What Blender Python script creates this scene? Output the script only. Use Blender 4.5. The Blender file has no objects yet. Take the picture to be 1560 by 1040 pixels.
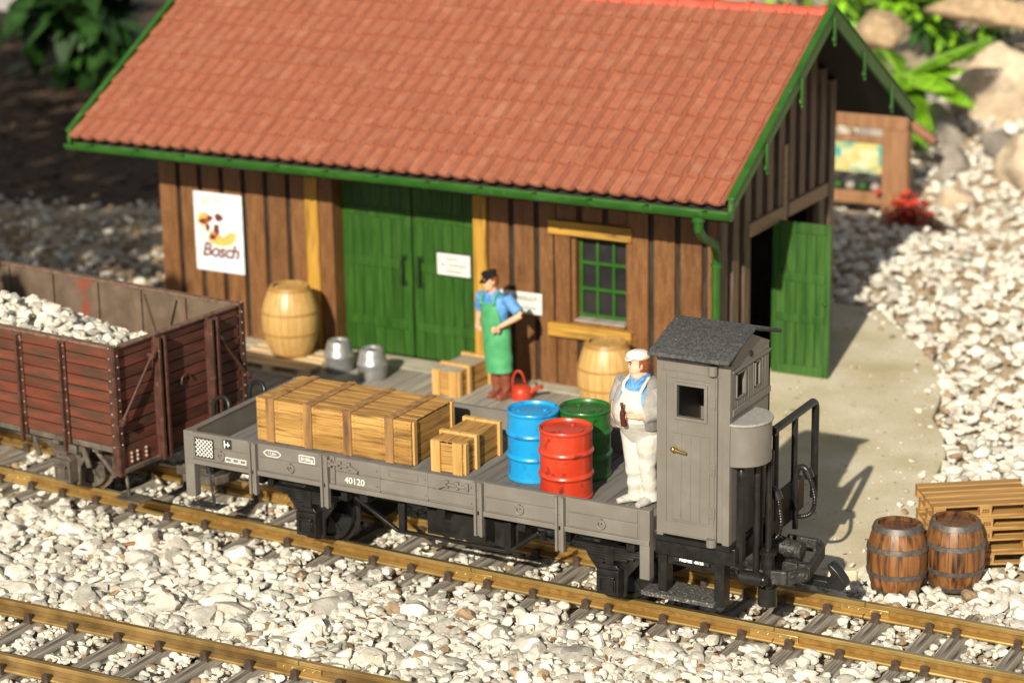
import bpy, bmesh, math, random
import numpy as np
from mathutils import Vector, Matrix, Euler
from math import sin, cos, pi, radians as rad
random.seed(7); RNG = np.random.default_rng(11)
S = bpy.context.scene; COL = S.collection

# ------------------------------------------------------------------ materials
def _nodes(name):
    m = bpy.data.materials.new(name); m.use_nodes = True
    nt = m.node_tree; return m, nt, nt.nodes, nt.links, nt.nodes['Principled BSDF']
def M(name, c1, c2=None, scale=5., rough=.6, bump=0., bscale=60., metal=0., stretch=None, lo=.35, hi=.65,
      island=0., dirt=None, dscale=3., dlo=.5, dhi=.7, spec=.4, coat=0., bdist=.01, detail=5., rvar=.12, trans=0.):
    """noise between two colours, per-piece tint (random per mesh island), worn patches, bump"""
    m, nt, N, L, B = _nodes(name)
    tc = N.new('ShaderNodeTexCoord'); vec = tc.outputs['Object']
    if stretch:
        mp = N.new('ShaderNodeMapping'); mp.inputs['Scale'].default_value = stretch
        L.new(vec, mp.inputs['Vector']); vec2 = mp.outputs['Vector']
    else: vec2 = vec
    nz = N.new('ShaderNodeTexNoise'); nz.inputs['Scale'].default_value = scale; nz.inputs['Detail'].default_value = detail
    L.new(vec2, nz.inputs['Vector'])
    rp = N.new('ShaderNodeValToRGB'); e = rp.color_ramp.elements
    e[0].position = lo; e[1].position = hi
    e[0].color = (*c1, 1); e[1].color = (*(c2 or c1), 1)
    L.new(nz.outputs['Fac'], rp.inputs['Fac']); colr = rp.outputs['Color']
    if dirt:
        n2 = N.new('ShaderNodeTexNoise'); n2.inputs['Scale'].default_value = dscale; n2.inputs['Detail'].default_value = 7
        L.new(vec2 if stretch else vec, n2.inputs['Vector'])
        mr = N.new('ShaderNodeMapRange'); mr.inputs['From Min'].default_value = dlo; mr.inputs['From Max'].default_value = dhi
        L.new(n2.outputs['Fac'], mr.inputs['Value'])
        mx = N.new('ShaderNodeMixRGB'); mx.inputs['Color2'].default_value = (*dirt, 1)
        L.new(mr.outputs['Result'], mx.inputs['Fac']); L.new(colr, mx.inputs['Color1']); colr = mx.outputs['Color']
    if island:
        ge = N.new('ShaderNodeNewGeometry'); hs = N.new('ShaderNodeHueSaturation')
        mr = N.new('ShaderNodeMapRange'); mr.inputs['To Min'].default_value = 1-island; mr.inputs['To Max'].default_value = 1+island
        L.new(ge.outputs['Random Per Island'], mr.inputs['Value']); L.new(mr.outputs['Result'], hs.inputs['Value'])
        L.new(colr, hs.inputs['Color']); colr = hs.outputs['Color']
    L.new(colr, B.inputs['Base Color'])
    rr = N.new('ShaderNodeMapRange'); rr.inputs['To Min'].default_value = max(0, rough-rvar); rr.inputs['To Max'].default_value = min(1, rough+rvar)
    L.new(nz.outputs['Fac'], rr.inputs['Value']); L.new(rr.outputs['Result'], B.inputs['Roughness'])
    B.inputs['Metallic'].default_value = metal; B.inputs['Specular IOR Level'].default_value = spec
    B.inputs['Coat Weight'].default_value = coat
    if trans: B.inputs['Transmission Weight'].default_value = trans
    if bump:
        nb = N.new('ShaderNodeTexNoise'); nb.inputs['Scale'].default_value = bscale; nb.inputs['Detail'].default_value = 4
        L.new(vec2 if stretch else vec, nb.inputs['Vector'])
        bp = N.new('ShaderNodeBump'); bp.inputs['Strength'].default_value = bump; bp.inputs['Distance'].default_value = bdist
        L.new(nb.outputs['Fac'], bp.inputs['Height']); L.new(bp.outputs['Normal'], B.inputs['Normal'])
    return m
def grain(ax, along=1.2, across=14.):
    v = [across]*3; v['xyz'.index(ax)] = along; return tuple(v)
def wood(name, c1, c2, ax, dirt=None, rough=.6, island=.18, bump=.35, along=1.3, across=16., dlo=.5, dhi=.72, dscale=1.2, spec=.35):
    return M(name, c1, c2, scale=1., rough=rough, bump=bump, bscale=2.2, stretch=grain(ax, along, across), lo=.3, hi=.7,
             island=island, dirt=dirt, dscale=dscale, dlo=dlo, dhi=dhi, spec=spec)

# ------------------------------------------------------------------ mesh builder
class MB:
    def __init__(s): s.v=[]; s.f=[]; s.k=[]; s.m=0; s.T=None
    def add(s, vs, fs):
        o=len(s.v)
        if s.T is not None: vs=[tuple(s.T@Vector(p)) for p in vs]
        s.v+= [tuple(p) for p in vs]; s.f+=[tuple(o+i for i in f) for f in fs]; s.k+=[s.m]*len(fs); return s
    def box(s,x0,x1,y0,y1,z0,z1,m=None):
        if m is not None: s.m=m
        vs=[(x,y,z) for z in (z0,z1) for y in (y0,y1) for x in (x0,x1)]
        return s.add(vs,[(0,2,3,1),(4,5,7,6),(0,1,5,4),(2,6,7,3),(0,4,6,2),(1,3,7,5)])
    def obox(s,c,h,R=None):
        R=R or Matrix.Identity(3); c=Vector(c)
        vs=[tuple(c+R@Vector((x*h[0],y*h[1],z*h[2]))) for z in (-1,1) for y in (-1,1) for x in (-1,1)]
        return s.add(vs,[(0,2,3,1),(4,5,7,6),(0,1,5,4),(2,6,7,3),(0,4,6,2),(1,3,7,5)])
    def bar(s,p,q,w,t=None,up=(0,0,1)):
        p=Vector(p);q=Vector(q);d=q-p;l=d.length;d.normalize();u=Vector(up)
        sd=d.cross(u)
        if sd.length<1e-4: sd=d.cross(Vector((0,1,0)))
        sd.normalize();u=sd.cross(d)
        R=Matrix((d,sd,u)).transposed()
        return s.obox((p+q)/2,(l/2,w/2,(t or w)/2),R)
    def loft(s,rings,caps=True,closed=False):
        n=len(rings[0]);vs=[p for r in rings for p in r];fs=[]
        R=len(rings)
        for i in range(R if closed else R-1):
            a=i*n;b=((i+1)%R)*n
            for j in range(n): fs.append((a+j,a+(j+1)%n,b+(j+1)%n,b+j))
        if caps and not closed: fs+=[tuple(range(n))[::-1],tuple(range((R-1)*n,R*n))]
        return s.add(vs,fs)
    def tube(s,pts,r,n=10,caps=True,ry=None):
        P=[Vector(p) for p in pts];rings=[];u=None
        for i,p in enumerate(P):
            d=(P[min(i+1,len(P)-1)]-P[max(i-1,0)]).normalized()
            if u is None:
                u=d.cross(Vector((0,0,1)))
                if u.length<1e-3: u=Vector((1,0,0))
            u=(u-d*u.dot(d)).normalized();w=d.cross(u)
            rr=r[i] if isinstance(r,(list,tuple)) else r
            r2=(ry[i] if isinstance(ry,(list,tuple)) else ry) if ry else rr
            rings.append([tuple(p+u*rr*cos(t)+w*r2*sin(t)) for t in [2*pi*k/n for k in range(n)]])
        return s.loft(rings,caps)
    def lathe(s,prof,c=(0,0,0),n=32,caps=True):
        return s.loft([[(c[0]+r*cos(2*pi*k/n),c[1]+r*sin(2*pi*k/n),c[2]+z) for k in range(n)] for r,z in prof],caps)
    def rings(s,secs,n=20):  # elliptical sections (cx,cy,z,rx,ry)
        return s.loft([[(cx+rx*cos(2*pi*k/n),cy+ry*sin(2*pi*k/n),z) for k in range(n)] for cx,cy,z,rx,ry in secs])
    def prism(s,poly,a,b,ax='y'):  # poly of 2D points, extruded along an axis
        f={'y':lambda p,t:(p[0],t,p[1]),'x':lambda p,t:(t,p[0],p[1]),'z':lambda p,t:(p[0],p[1],t)}[ax]
        n=len(poly);vs=[f(p,a) for p in poly]+[f(p,b) for p in poly]
        fs=[tuple(range(n)),tuple(range(2*n-1,n-1,-1))]+[(i,n+i,n+(i+1)%n,(i+1)%n) for i in range(n)]
        return s.add(vs,fs)
    def ball(s,c,r,n=10,m=6):
        if not isinstance(r,(tuple,list)): r=(r,r,r)
        rg=[]
        for i in range(1,m):
            t=pi*i/m-pi/2
            rg.append([(c[0]+r[0]*cos(t)*cos(2*pi*k/n),c[1]+r[1]*cos(t)*sin(2*pi*k/n),c[2]+r[2]*sin(t)) for k in range(n)])
        return s.loft(rg)
def mesh(name,mb,mats,angle=38):
    me=bpy.data.meshes.new(name); me.from_pydata(mb.v,[],mb.f)
    for m in (mats if isinstance(mats,(list,tuple)) else [mats]): me.materials.append(m)
    me.polygons.foreach_set('material_index',mb.k)
    bm=bmesh.new(); bm.from_mesh(me); bmesh.ops.recalc_face_normals(bm,faces=bm.faces); bm.to_mesh(me); bm.free()
    me.polygons.foreach_set('use_smooth',[True]*len(me.polygons)); me.set_sharp_from_angle(angle=rad(angle))
    return me
def obj(name,mb,mats,parent=None,bev=0,angle=38,seg=2):
    o=bpy.data.objects.new(name,mesh(name,mb,mats,angle)); COL.objects.link(o)
    if parent: o.parent=parent
    if bev:
        b=o.modifiers.new('Bevel','BEVEL'); b.width=bev; b.segments=seg; b.limit_method='ANGLE'; b.angle_limit=rad(40); b.harden_normals=False
    return o
def remesh(name,mb,mats,parent=None,vox=.01,smooth=4):
    me=mesh(name,mb,mats); o=bpy.data.objects.new(name,me); COL.objects.link(o)
    r=o.modifiers.new('r','REMESH'); r.mode='VOXEL'; r.voxel_size=vox; r.use_smooth_shade=True
    if smooth:
        q=o.modifiers.new('s','SMOOTH'); q.iterations=smooth; q.factor=.5
    dg=bpy.context.evaluated_depsgraph_get(); m2=bpy.data.meshes.new_from_object(o.evaluated_get(dg))
    o.modifiers.clear(); o.data=m2; bpy.data.meshes.remove(me)
    m2.name=name
    if not m2.materials: m2.materials.append(mats if not isinstance(mats,(list,tuple)) else mats[0])
    if parent: o.parent=parent
    return o
def tag(o,label=None,cat=None,group=None,kind=None):
    if label: o['label']=label
    if cat: o['category']=cat
    if group: o['group']=group
    if kind: o['kind']=kind
    return o
def thing(name,label,cat,loc=(0,0,0),rz=0,group=None):
    o=bpy.data.objects.new(name,None); COL.objects.link(o); o.empty_display_size=.2
    o.location=loc; o.rotation_euler=(0,0,rz); return tag(o,label,cat,group)
def settle(root,loc):   # parts were written in world coordinates: put the root at its base
    root.location=loc
    for c in root.children: c.location=Vector(c.location)-Vector(loc)
def base(o,loc):        # move a single mesh's origin to its base
    o.data.transform(Matrix.Translation(-Vector(loc))); o.location=loc; return o
def dup(root,loc,rz=None,label=None,group=None,scale=None):
    r=root.copy(); COL.objects.link(r); r.location=loc
    if rz is not None: r.rotation_euler=(0,0,rz)
    if scale: r.scale=scale
    if label: r['label']=label
    if group: r['group']=group
    for ch in list(root.children):
        c=ch.copy(); COL.objects.link(c); c.parent=r
        for g in ch.children:
            d=g.copy(); COL.objects.link(d); d.parent=c
    return r
def text(body,size,mat,loc,rot,name,parent=None,shear=0,ext=.0015,bold=0,align='CENTER',space=1.):
    cu=bpy.data.curves.new(name,'FONT'); cu.body=body; cu.size=size; cu.align_x=align; cu.align_y='CENTER'; cu.shear=shear
    cu.extrude=ext; cu.offset=bold; cu.space_character=space
    o=bpy.data.objects.new(name,cu); COL.objects.link(o)
    dg=bpy.context.evaluated_depsgraph_get(); me=bpy.data.meshes.new_from_object(o.evaluated_get(dg))
    bpy.data.objects.remove(o)
    me.transform(Matrix.Translation(loc)@Euler(rot).to_matrix().to_4x4())
    me.materials.clear(); me.materials.append(mat)
    o=bpy.data.objects.new(name,me); COL.objects.link(o)
    if parent: o.parent=parent
    return o
FRONT=(pi/2,0,0)

# ------------------------------------------------------------------ palette
m_gray=M('gray_plastic',(.150,.136,.118),(.166,.151,.132),scale=4,rough=.48,bump=.03,bscale=220,dirt=(.20,.186,.163),dscale=4,dlo=.55,dhi=.95)
m_deck=M('gray_deck',(.125,.118,.108),(.175,.165,.15),scale=1,rough=.65,bump=.3,bscale=3,stretch=grain('y',1.5,18),island=.12,dirt=(.24,.23,.21),dscale=.5,dlo=.55,dhi=.9)
m_cabroof=M('roofing_felt',(.035,.035,.036),(.085,.085,.083),scale=30,rough=.8,bump=.6,bscale=70,dirt=(.30,.29,.27),dscale=55,dlo=.62,dhi=.74)
m_felt2=M('gritty_grey',(.22,.215,.2),(.36,.35,.33),scale=60,rough=.85,bump=.4,bscale=110)
m_black=M('black_plastic',(.009,.009,.009),(.017,.016,.015),scale=8,rough=.33,bump=.05,bscale=90,dirt=(.045,.04,.033),dscale=5,dlo=.58,dhi=.95)
m_blackd=M('dusty_black',(.018,.018,.017),(.04,.038,.035),scale=14,rough=.55,bump=.2,bscale=60,dirt=(.2,.18,.15),dscale=28,dlo=.58,dhi=.8)
m_grit=M('gritty_step',(.035,.034,.032),(.08,.077,.07),scale=30,rough=.8,bump=.5,bscale=80,dirt=(.33,.31,.27),dscale=45,dlo=.56,dhi=.70)
m_dark=M('dark_inside',(.012,.011,.01))
m_brass=M('brass_rail',(.47,.30,.085),(.64,.45,.17),scale=1.2,rough=.36,metal=.75,bump=.06,bscale=24,dirt=(.34,.20,.06),dscale=14,dlo=.58,dhi=.9,spec=.6,detail=4,rvar=.1)
m_brassw=M('shaded_rail_web',(.28,.16,.045),(.38,.23,.07),scale=14,rough=.45,metal=.6,detail=6)  # recess shading put into the colour: darker brass for the rail web
m_bronze=M('weathered_bronze',(.25,.15,.05),(.46,.31,.12),scale=3,rough=.5,metal=.6,detail=8,bump=.2,bscale=30)
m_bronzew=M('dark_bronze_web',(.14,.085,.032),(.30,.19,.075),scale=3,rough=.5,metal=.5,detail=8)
m_brasst=M('polished_rail_head',(.62,.44,.17),(.78,.60,.30),scale=4,rough=.22,metal=.9,spec=.6)
m_brasshi=M('polished_brass',(.6,.4,.12),rough=.25,metal=1)
m_tie=M('weathered_sleeper',(.085,.07,.055),(.50,.45,.375),scale=1,rough=.8,bump=1.,bscale=1.6,stretch=grain('y',1.0,24),lo=.36,hi=.68,island=.25,bdist=.03)
m_clip=M('brown_clip',(.045,.03,.022),(.085,.06,.045),scale=20,rough=.5)
m_green=M('green_paint',(.016,.080,.008),(.028,.108,.013),scale=3,rough=.42,bump=.08,bscale=70,dirt=(.10,.20,.06),dscale=7,dlo=.6,dhi=.9)
m_gdoor=M('green_door_wood',(.014,.058,.005),(.028,.092,.010),scale=1,rough=.45,bump=.6,bscale=2,stretch=grain('z',1.4,15),dirt=(.06,.115,.03),dscale=2.2,dlo=.58,dhi=.9,island=.12)
m_gside=M('green_side_door',(.016,.064,.008),(.036,.104,.014),scale=1,rough=.5,bump=.5,bscale=2,stretch=grain('z',1.5,16),island=.1)
m_brd=M('brown_boards',(.102,.040,.012),(.205,.090,.029),scale=1,rough=.5,bump=.9,bscale=5,stretch=grain('z',3.2,16),lo=.25,hi=.75,island=.12,bdist=.012,spec=.45,dirt=(.33,.18,.08),dscale=5,dlo=.58,dhi=.85)
m_gbrd=M('shaded_gable_boards',(.075,.048,.032),(.14,.095,.065),scale=1,rough=.6,bump=.6,bscale=3,stretch=grain('z',2.2,16),island=.15)  # gable shade painted in: darker, greyer copy of the brown boards
m_groove=M('black_batten',(.012,.009,.007),(.04,.03,.022),scale=1,rough=.6,bump=.6,bscale=3,stretch=grain('z',3,20))
m_ochre=wood('ochre_beam',(.34,.175,.022),(.50,.28,.045),'z',dirt=(.17,.085,.02),island=0)
m_gbeam=wood('grey_brown_beam',(.20,.125,.075),(.30,.20,.12),'y',island=0)
m_ochrex=wood('ochre_beam_across',(.36,.19,.028),(.52,.30,.05),'x',dirt=(.13,.065,.018),island=0,dlo=.45)
m_tile=M('roof_tile',(.290,.098,.055),(.335,.119,.067),scale=9,rough=.42,bump=.08,bscale=140,island=.055,dirt=(.40,.20,.125),dscale=4,dlo=.52,dhi=.95,spec=.5)
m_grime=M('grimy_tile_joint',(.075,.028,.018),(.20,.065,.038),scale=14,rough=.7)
m_tile2=M('ridge_tile',(.42,.07,.04),(.5,.10,.06),scale=5,rough=.45)
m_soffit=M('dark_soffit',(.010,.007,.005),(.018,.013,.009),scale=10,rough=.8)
m_white=M('white_board',(.60,.59,.565),rough=.5)
m_ink=M('black_ink',(.02,.02,.02)); m_grayink=M('faded_ink',(.17,.165,.165)); m_wink=M('white_ink',(.75,.75,.70))
m_redink=M('red_brown_ink',(.13,.03,.025)); m_orange=M('orange_ink',(.75,.30,.08),(.85,.48,.12),scale=4); m_peach=M('peach_ink',(.75,.50,.34),(.80,.62,.48),scale=4); m_blueish=M('pale_blue_ink',(.52,.60,.80),(.70,.75,.86),scale=6)
m_poster=M('poster_paper',(.60,.63,.70),(.78,.78,.76),scale=5,rough=.45)
m_glass=M('dark_pane',(.018,.017,.018),(.03,.028,.028),scale=3,rough=.12,spec=.5)
m_slab=M('concrete_yard',(.46,.395,.225),(.63,.565,.43),scale=.8,rough=.85,bump=.5,bscale=60,dirt=(.30,.26,.17),dscale=34,dlo=.60,dhi=.72,lo=.3,hi=.6,detail=9)
m_plinth=M('beige_plinth',(.36,.32,.24),(.45,.41,.32),scale=4,rough=.85,bump=.2,bscale=50)
m_quay=M('grey_deck_boards',(.24,.22,.185),(.36,.33,.28),scale=1,rough=.8,bump=.5,bscale=2,stretch=grain('y',1.2,14),island=.2)
m_stone=M('white_limestone',(.54,.50,.425),(.72,.68,.60),scale=7,rough=.8,bump=.5,bscale=26,island=.20,dirt=(.42,.36,.26),dscale=3.5,dlo=.58,dhi=.80,spec=.3,bdist=.02)
m_stoneg=M('grey_limestone',(.34,.32,.28),(.50,.475,.415),scale=6,rough=.85,bump=.5,bscale=26,island=.25,dirt=(.30,.22,.14),dscale=3,dlo=.6,dhi=.8,spec=.3,bdist=.02)
m_stoneb=M('brown_stone',(.22,.15,.085),(.36,.26,.16),scale=6,rough=.85,bump=.5,bscale=26,island=.3,bdist=.02)
m_ground=M('pale_grit',(.42,.325,.215),(.58,.47,.33),scale=14,rough=.95,bump=.8,bscale=24,dirt=(.22,.17,.11),dscale=2.5,dlo=.55,dhi=.75,bdist=.05,detail=8)
m_soil=M('dark_soil',(.035,.020,.010),(.085,.05,.027),scale=6,rough=.95,bump=.8,bscale=18,bdist=.06,detail=8)
m_boulder=M('sandstone',(.44,.34,.235),(.60,.49,.36),scale=2.6,rough=.9,bump=.8,bscale=9,dirt=(.24,.19,.14),dscale=1.6,dlo=.52,dhi=.75,bdist=.06,detail=9)
m_boulderg=M('grey_boulder',(.22,.19,.16),(.32,.28,.24),scale=2.5,rough=.9,bump=.8,bscale=9,bdist=.05,detail=9)
cr=((.33,.172,.043),(.50,.285,.085),(.13,.06,.02))
m_crx=wood('crate_wood_lengthwise',cr[0],cr[1],'x',dirt=cr[2],dlo=.50,dhi=.72,across=18,dscale=1.8)
m_cry=wood('crate_wood_crosswise',cr[0],cr[1],'y',dirt=cr[2],dlo=.50,dhi=.72,across=18,dscale=1.8)
m_crz=wood('crate_wood_upright',(.44,.25,.075),(.58,.36,.13),'z',dirt=cr[2],dlo=.56,dhi=.8)
m_strap=wood('crate_band',(.24,.13,.05),(.40,.225,.08),'z',dirt=(.12,.055,.03),across=9,dlo=.44)
m_crgrey=wood('grey_crate_top',(.30,.26,.20),(.40,.35,.27),'y',island=.05)
m_pal=wood('pallet_wood',(.30,.16,.048),(.44,.255,.088),'x',dirt=(.14,.06,.02),dlo=.58,dhi=.8)
m_paly=wood('pallet_wood_across',(.30,.16,.048),(.44,.255,.088),'y',dirt=(.14,.06,.02),dlo=.58,dhi=.8)
m_palpale=wood('pale_pallet_wood',(.52,.37,.20),(.68,.52,.32),'x')
m_tan=M('tan_barrel',(.46,.27,.085),(.57,.36,.135),scale=1,rough=.38,bump=.15,bscale=2,stretch=grain('z',1.2,12),spec=.5)
m_tanh=M('tan_hoop',(.30,.155,.04),(.40,.22,.065),scale=5,rough=.4)
m_joint=M('stave_joint',(.16,.085,.03),(.22,.12,.045))
m_oak=wood('oak_staves',(.13,.052,.016),(.25,.108,.036),'z',dirt=(.028,.012,.006),dlo=.47,dhi=.66,across=12,spec=.45,rough=.45)
m_iron=M('dark_green_iron',(.010,.028,.006),(.02,.045,.012),rough=.4)
m_oaktop=wood('oak_lid',(.10,.045,.022),(.19,.085,.04),'x',dirt=(.03,.014,.008),across=10)
m_hoop=M('iron_hoop',(.085,.078,.072),(.14,.13,.12),scale=20,rough=.5,metal=.4,dirt=(.16,.08,.04),dscale=12,dlo=.6,dhi=.8)
m_alu=M('aluminium',(.33,.33,.33),(.42,.42,.415),scale=10,rough=.40,metal=.65,bump=.05,bscale=80)
def drumpaint(n,a,b,w): return M(n,a,b,scale=3,rough=.32,bump=.04,bscale=60,dirt=w,dscale=8,dlo=.58,dhi=.70,spec=.5,coat=.15)
m_blue=drumpaint('blue_paint',(.008,.25,.55),(.010,.29,.60),(.02,.13,.38)); m_red=drumpaint('red_paint',(.45,.035,.012),(.52,.05,.02),(.16,.02,.012)); m_dgreen=drumpaint('drum_green_paint',(.012,.095,.014),(.018,.12,.018),(.008,.035,.008))
m_can=M('red_can_paint',(.38,.032,.014),(.46,.05,.022),scale=5,rough=.35)
m_rust=M('rusty_red_boards',(.105,.028,.016),(.19,.050,.026),scale=1,rough=.5,bump=.35,bscale=3,stretch=grain('x',1.5,9),lo=.25,hi=.75,island=.22,dirt=(.065,.036,.023),dscale=1.6,dlo=.40,dhi=.66)
m_rusty=M('rusty_end_boards',(.10,.028,.019),(.16,.044,.028),scale=1,rough=.55,bump=.35,bscale=3,stretch=grain('y',1.5,9),lo=.25,hi=.75,island=.22,dirt=(.045,.027,.018),dscale=1.6,dlo=.38,dhi=.66)
m_stile=M('rusty_iron',(.045,.020,.014),(.085,.034,.022),scale=10,rough=.5,bump=.2,bscale=60,dirt=(.22,.15,.10),dscale=14,dlo=.62,dhi=.8)
m_dustrail=M('dusty_top_rail',(.10,.055,.035),(.20,.125,.085),scale=14,rough=.6,bump=.2,bscale=60,detail=8)
m_winside=M('wagon_inside',(.095,.066,.044),(.145,.102,.07),scale=4,rough=.75,bump=.2,bscale=40,dirt=(.22,.05,.03),dscale=2.2,dlo=.6,dhi=.72)
m_rivet=M('dusty_rivet',(.25,.18,.13),(.35,.27,.2),scale=30,rough=.5)
m_chassis=M('dusty_chassis',(.05,.04,.032),(.11,.09,.07),scale=6,rough=.7,bump=.3,bscale=40,dirt=(.22,.18,.13),dscale=5,dlo=.55,dhi=.85)
m_skin=M('skin',(.60,.335,.20),(.66,.38,.235),scale=12,rough=.5); m_skin2=M('pink_skin',(.62,.36,.24),(.68,.41,.29),scale=12,rough=.5)
m_shirt=M('blue_shirt',(.055,.20,.46),(.12,.32,.62),scale=8,rough=.6,bump=.25,bscale=22,bdist=.01)
m_apron=M('green_apron',(.045,.26,.10),(.09,.36,.16),scale=6,rough=.5,bump=.25,bscale=16,bdist=.012)
m_cap=M('black_cap',(.012,.012,.014),(.02,.02,.022),rough=.4); m_hair=M('auburn_hair',(.17,.05,.018),(.26,.08,.03),scale=30,rough=.55,bump=.3,bscale=60)
m_boot=M('brown_boots',(.16,.04,.022),(.23,.07,.04),scale=14,rough=.5,bump=.2,bscale=40)
m_over=M('white_overalls',(.50,.475,.42),(.62,.60,.545),scale=7,rough=.6,bump=.5,bscale=11,bdist=.02,dirt=(.40,.35,.28),dscale=6,dlo=.55,dhi=.85)
m_jacket=M('grey_jacket',(.17,.16,.148),(.37,.35,.33),scale=5,rough=.7,bump=.4,bscale=18,bdist=.012,lo=.3,hi=.7)
m_shoe=M('dusty_shoes',(.36,.34,.31),(.48,.46,.42),scale=16,rough=.7); m_lip=M('lips',(.45,.14,.11)); m_eye=M('eye',(.03,.02,.018)); m_brow=M('brow',(.14,.05,.02))
m_whcap=M('white_cap',(.58,.56,.52),(.66,.645,.61),scale=8,rough=.6); m_bottle=M('brown_glass',(.055,.014,.008),(.09,.025,.012),scale=8,rough=.12,spec=.6)
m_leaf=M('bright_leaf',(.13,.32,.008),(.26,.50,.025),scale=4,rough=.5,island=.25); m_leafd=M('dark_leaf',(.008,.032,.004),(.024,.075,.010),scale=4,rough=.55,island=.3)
m_yel=M('yellow_petals',(.62,.42,.03),(.7,.55,.08),scale=6); m_redpl=M('red_petals',(.38,.03,.018),(.5,.06,.03),scale=6,rough=.5,island=.2)
m_bark=M('bark',(.06,.04,.028),(.12,.08,.055),scale=10,rough=.9,bump=.7,bscale=30); m_post=M('brown_timber',(.20,.095,.042),(.30,.155,.075),scale=1,rough=.65,bump=.4,bscale=2,stretch=grain('z',1.2,10))
m_logred=M('red_brown_log',(.17,.075,.04),(.27,.12,.065),scale=8,rough=.7,bump=.4,bscale=20)
m_panel=M('grey_panel',(.30,.295,.285),(.34,.335,.325),scale=2,rough=.7); m_bosch=m_redink
m_mulch=M('brown_mulch',(.05,.028,.013),(.13,.075,.035),scale=6,rough=.9,island=.4)
m_dry=M('dry_leaf',(.20,.09,.03),(.33,.17,.07),scale=10,rough=.8,island=.3); m_teal=M('teal_print',(.05,.30,.27),(.50,.44,.17),scale=2.4,lo=.42,hi=.55,detail=2); m_yprint=M('yellow_print',(.45,.36,.09),(.6,.56,.36),scale=3,lo=.4,hi=.6)

# ------------------------------------------------------------------ ground, slab
def yc1(x): return .0035*(x+1)**2 if x<-1 else 0.
def slope1(x): return math.atan(.007*(x+1)) if x<-1 else 0.
def hill(x,y):
    h=0
    if y>18: h+=min(1.,(y-18)/12)*1.5*max(0,min(1,(x+13)/6))
    return h
mb=MB(); n=44
xs=[-420,-200,-110]+list(np.linspace(-70,40,n))+[90,200,400]; ys=[-200,-80]+list(np.linspace(-40,70,n))+[120,240,480]
mb.v=[(x,y,-.13+hill(x,y)) for y in ys for x in xs]; W=len(xs)
mb.f=[(j*W+i,j*W+i+1,(j+1)*W+i+1,(j+1)*W+i) for j in range(len(ys)-1) for i in range(W-1)]; mb.k=[0]*len(mb.f)
ground=obj('ground',mb,m_ground); tag(ground,'pale gritty ground under gravel and rocks','ground',kind='structure')
mb=MB(); pts=[(-15,14.5),(-13.5,20),(-17,26),(-24,60),(-70,60),(-70,11),(-26,11.2),(-20.5,12.4)]
pts_soil=pts; mb.add([(x,y,-.126) for x,y in pts],[tuple(range(len(pts)))])
tag(obj('ground_soil',mb,m_soil),'dark soil bed behind the shed','soil',kind='structure')
SL=[(-2.6,1.42),(.2,1.38),(.62,1.62),(.78,2.6),(.62,3.6),(.42,4.6),(.22,5.8),(-.05,6.5),(-.45,7.2),(-.62,8.0),(-1.1,9.4),(-1.75,10.3),(-2.5,11.3),(-3.0,11.9),(-4.6,12.1),(-4.6,10.4),(-10.2,10.4),(-12.9,10.3),(-12.9,3.6),(-9,3.3),(-4,2.6)]
mb=MB(); mb.prism(SL,-.12,.05,'z')
tag(obj('pavement',mb,m_slab,bev=.02),'worn beige concrete yard beside the shed','yard',kind='structure')

# ------------------------------------------------------------------ rocks (stuff)
def ico(sub):
    bm=bmesh.new(); bmesh.ops.create_icosphere(bm,subdivisions=sub,radius=1); bm.verts.ensure_lookup_table()
    v=np.array([p.co[:] for p in bm.verts]); f=np.array([[q.index for q in p.verts] for p in bm.faces]); bm.free(); return v,f
ICO={k:ico(k) for k in (2,3,4)}
def rockvar(sub,seed,nplanes=13,rough=.03):
    r=np.random.default_rng(seed); v,f=ICO[sub]; v=v/np.linalg.norm(v,axis=1)[:,None]
    N=r.normal(size=(nplanes,3)); N/=np.linalg.norm(N,axis=1)[:,None]; d=r.uniform(.52,.86,nplanes)
    t=N@v.T; t=np.where(t>1e-3,d[:,None]/np.maximum(t,1e-3),9).min(axis=0); t=np.minimum(t,1.12)
    v=v*t[:,None]
    for k in range(3):
        q=r.normal(size=3)*(2.5+2*k); v=v*(1+rough*np.sin(v@q+r.uniform(0,6))[:,None]/(1+k*.4))
    return v,f
VAR={2:[rockvar(2,i,17,.02) for i in range(30)],3:[rockvar(3,100+i,24,.025) for i in range(24)]}
def rotm(n):
    q=RNG.normal(size=(n,4)); q/=np.linalg.norm(q,axis=1)[:,None]; w,x,y,z=q.T
    return np.stack([np.stack([1-2*(y*y+z*z),2*(x*y-z*w),2*(x*z+y*w)],1),np.stack([2*(x*y+z*w),1-2*(x*x+z*z),2*(y*z-x*w)],1),np.stack([2*(x*z-y*w),2*(y*z+x*w),1-2*(x*x+y*y)],1)],1)
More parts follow.
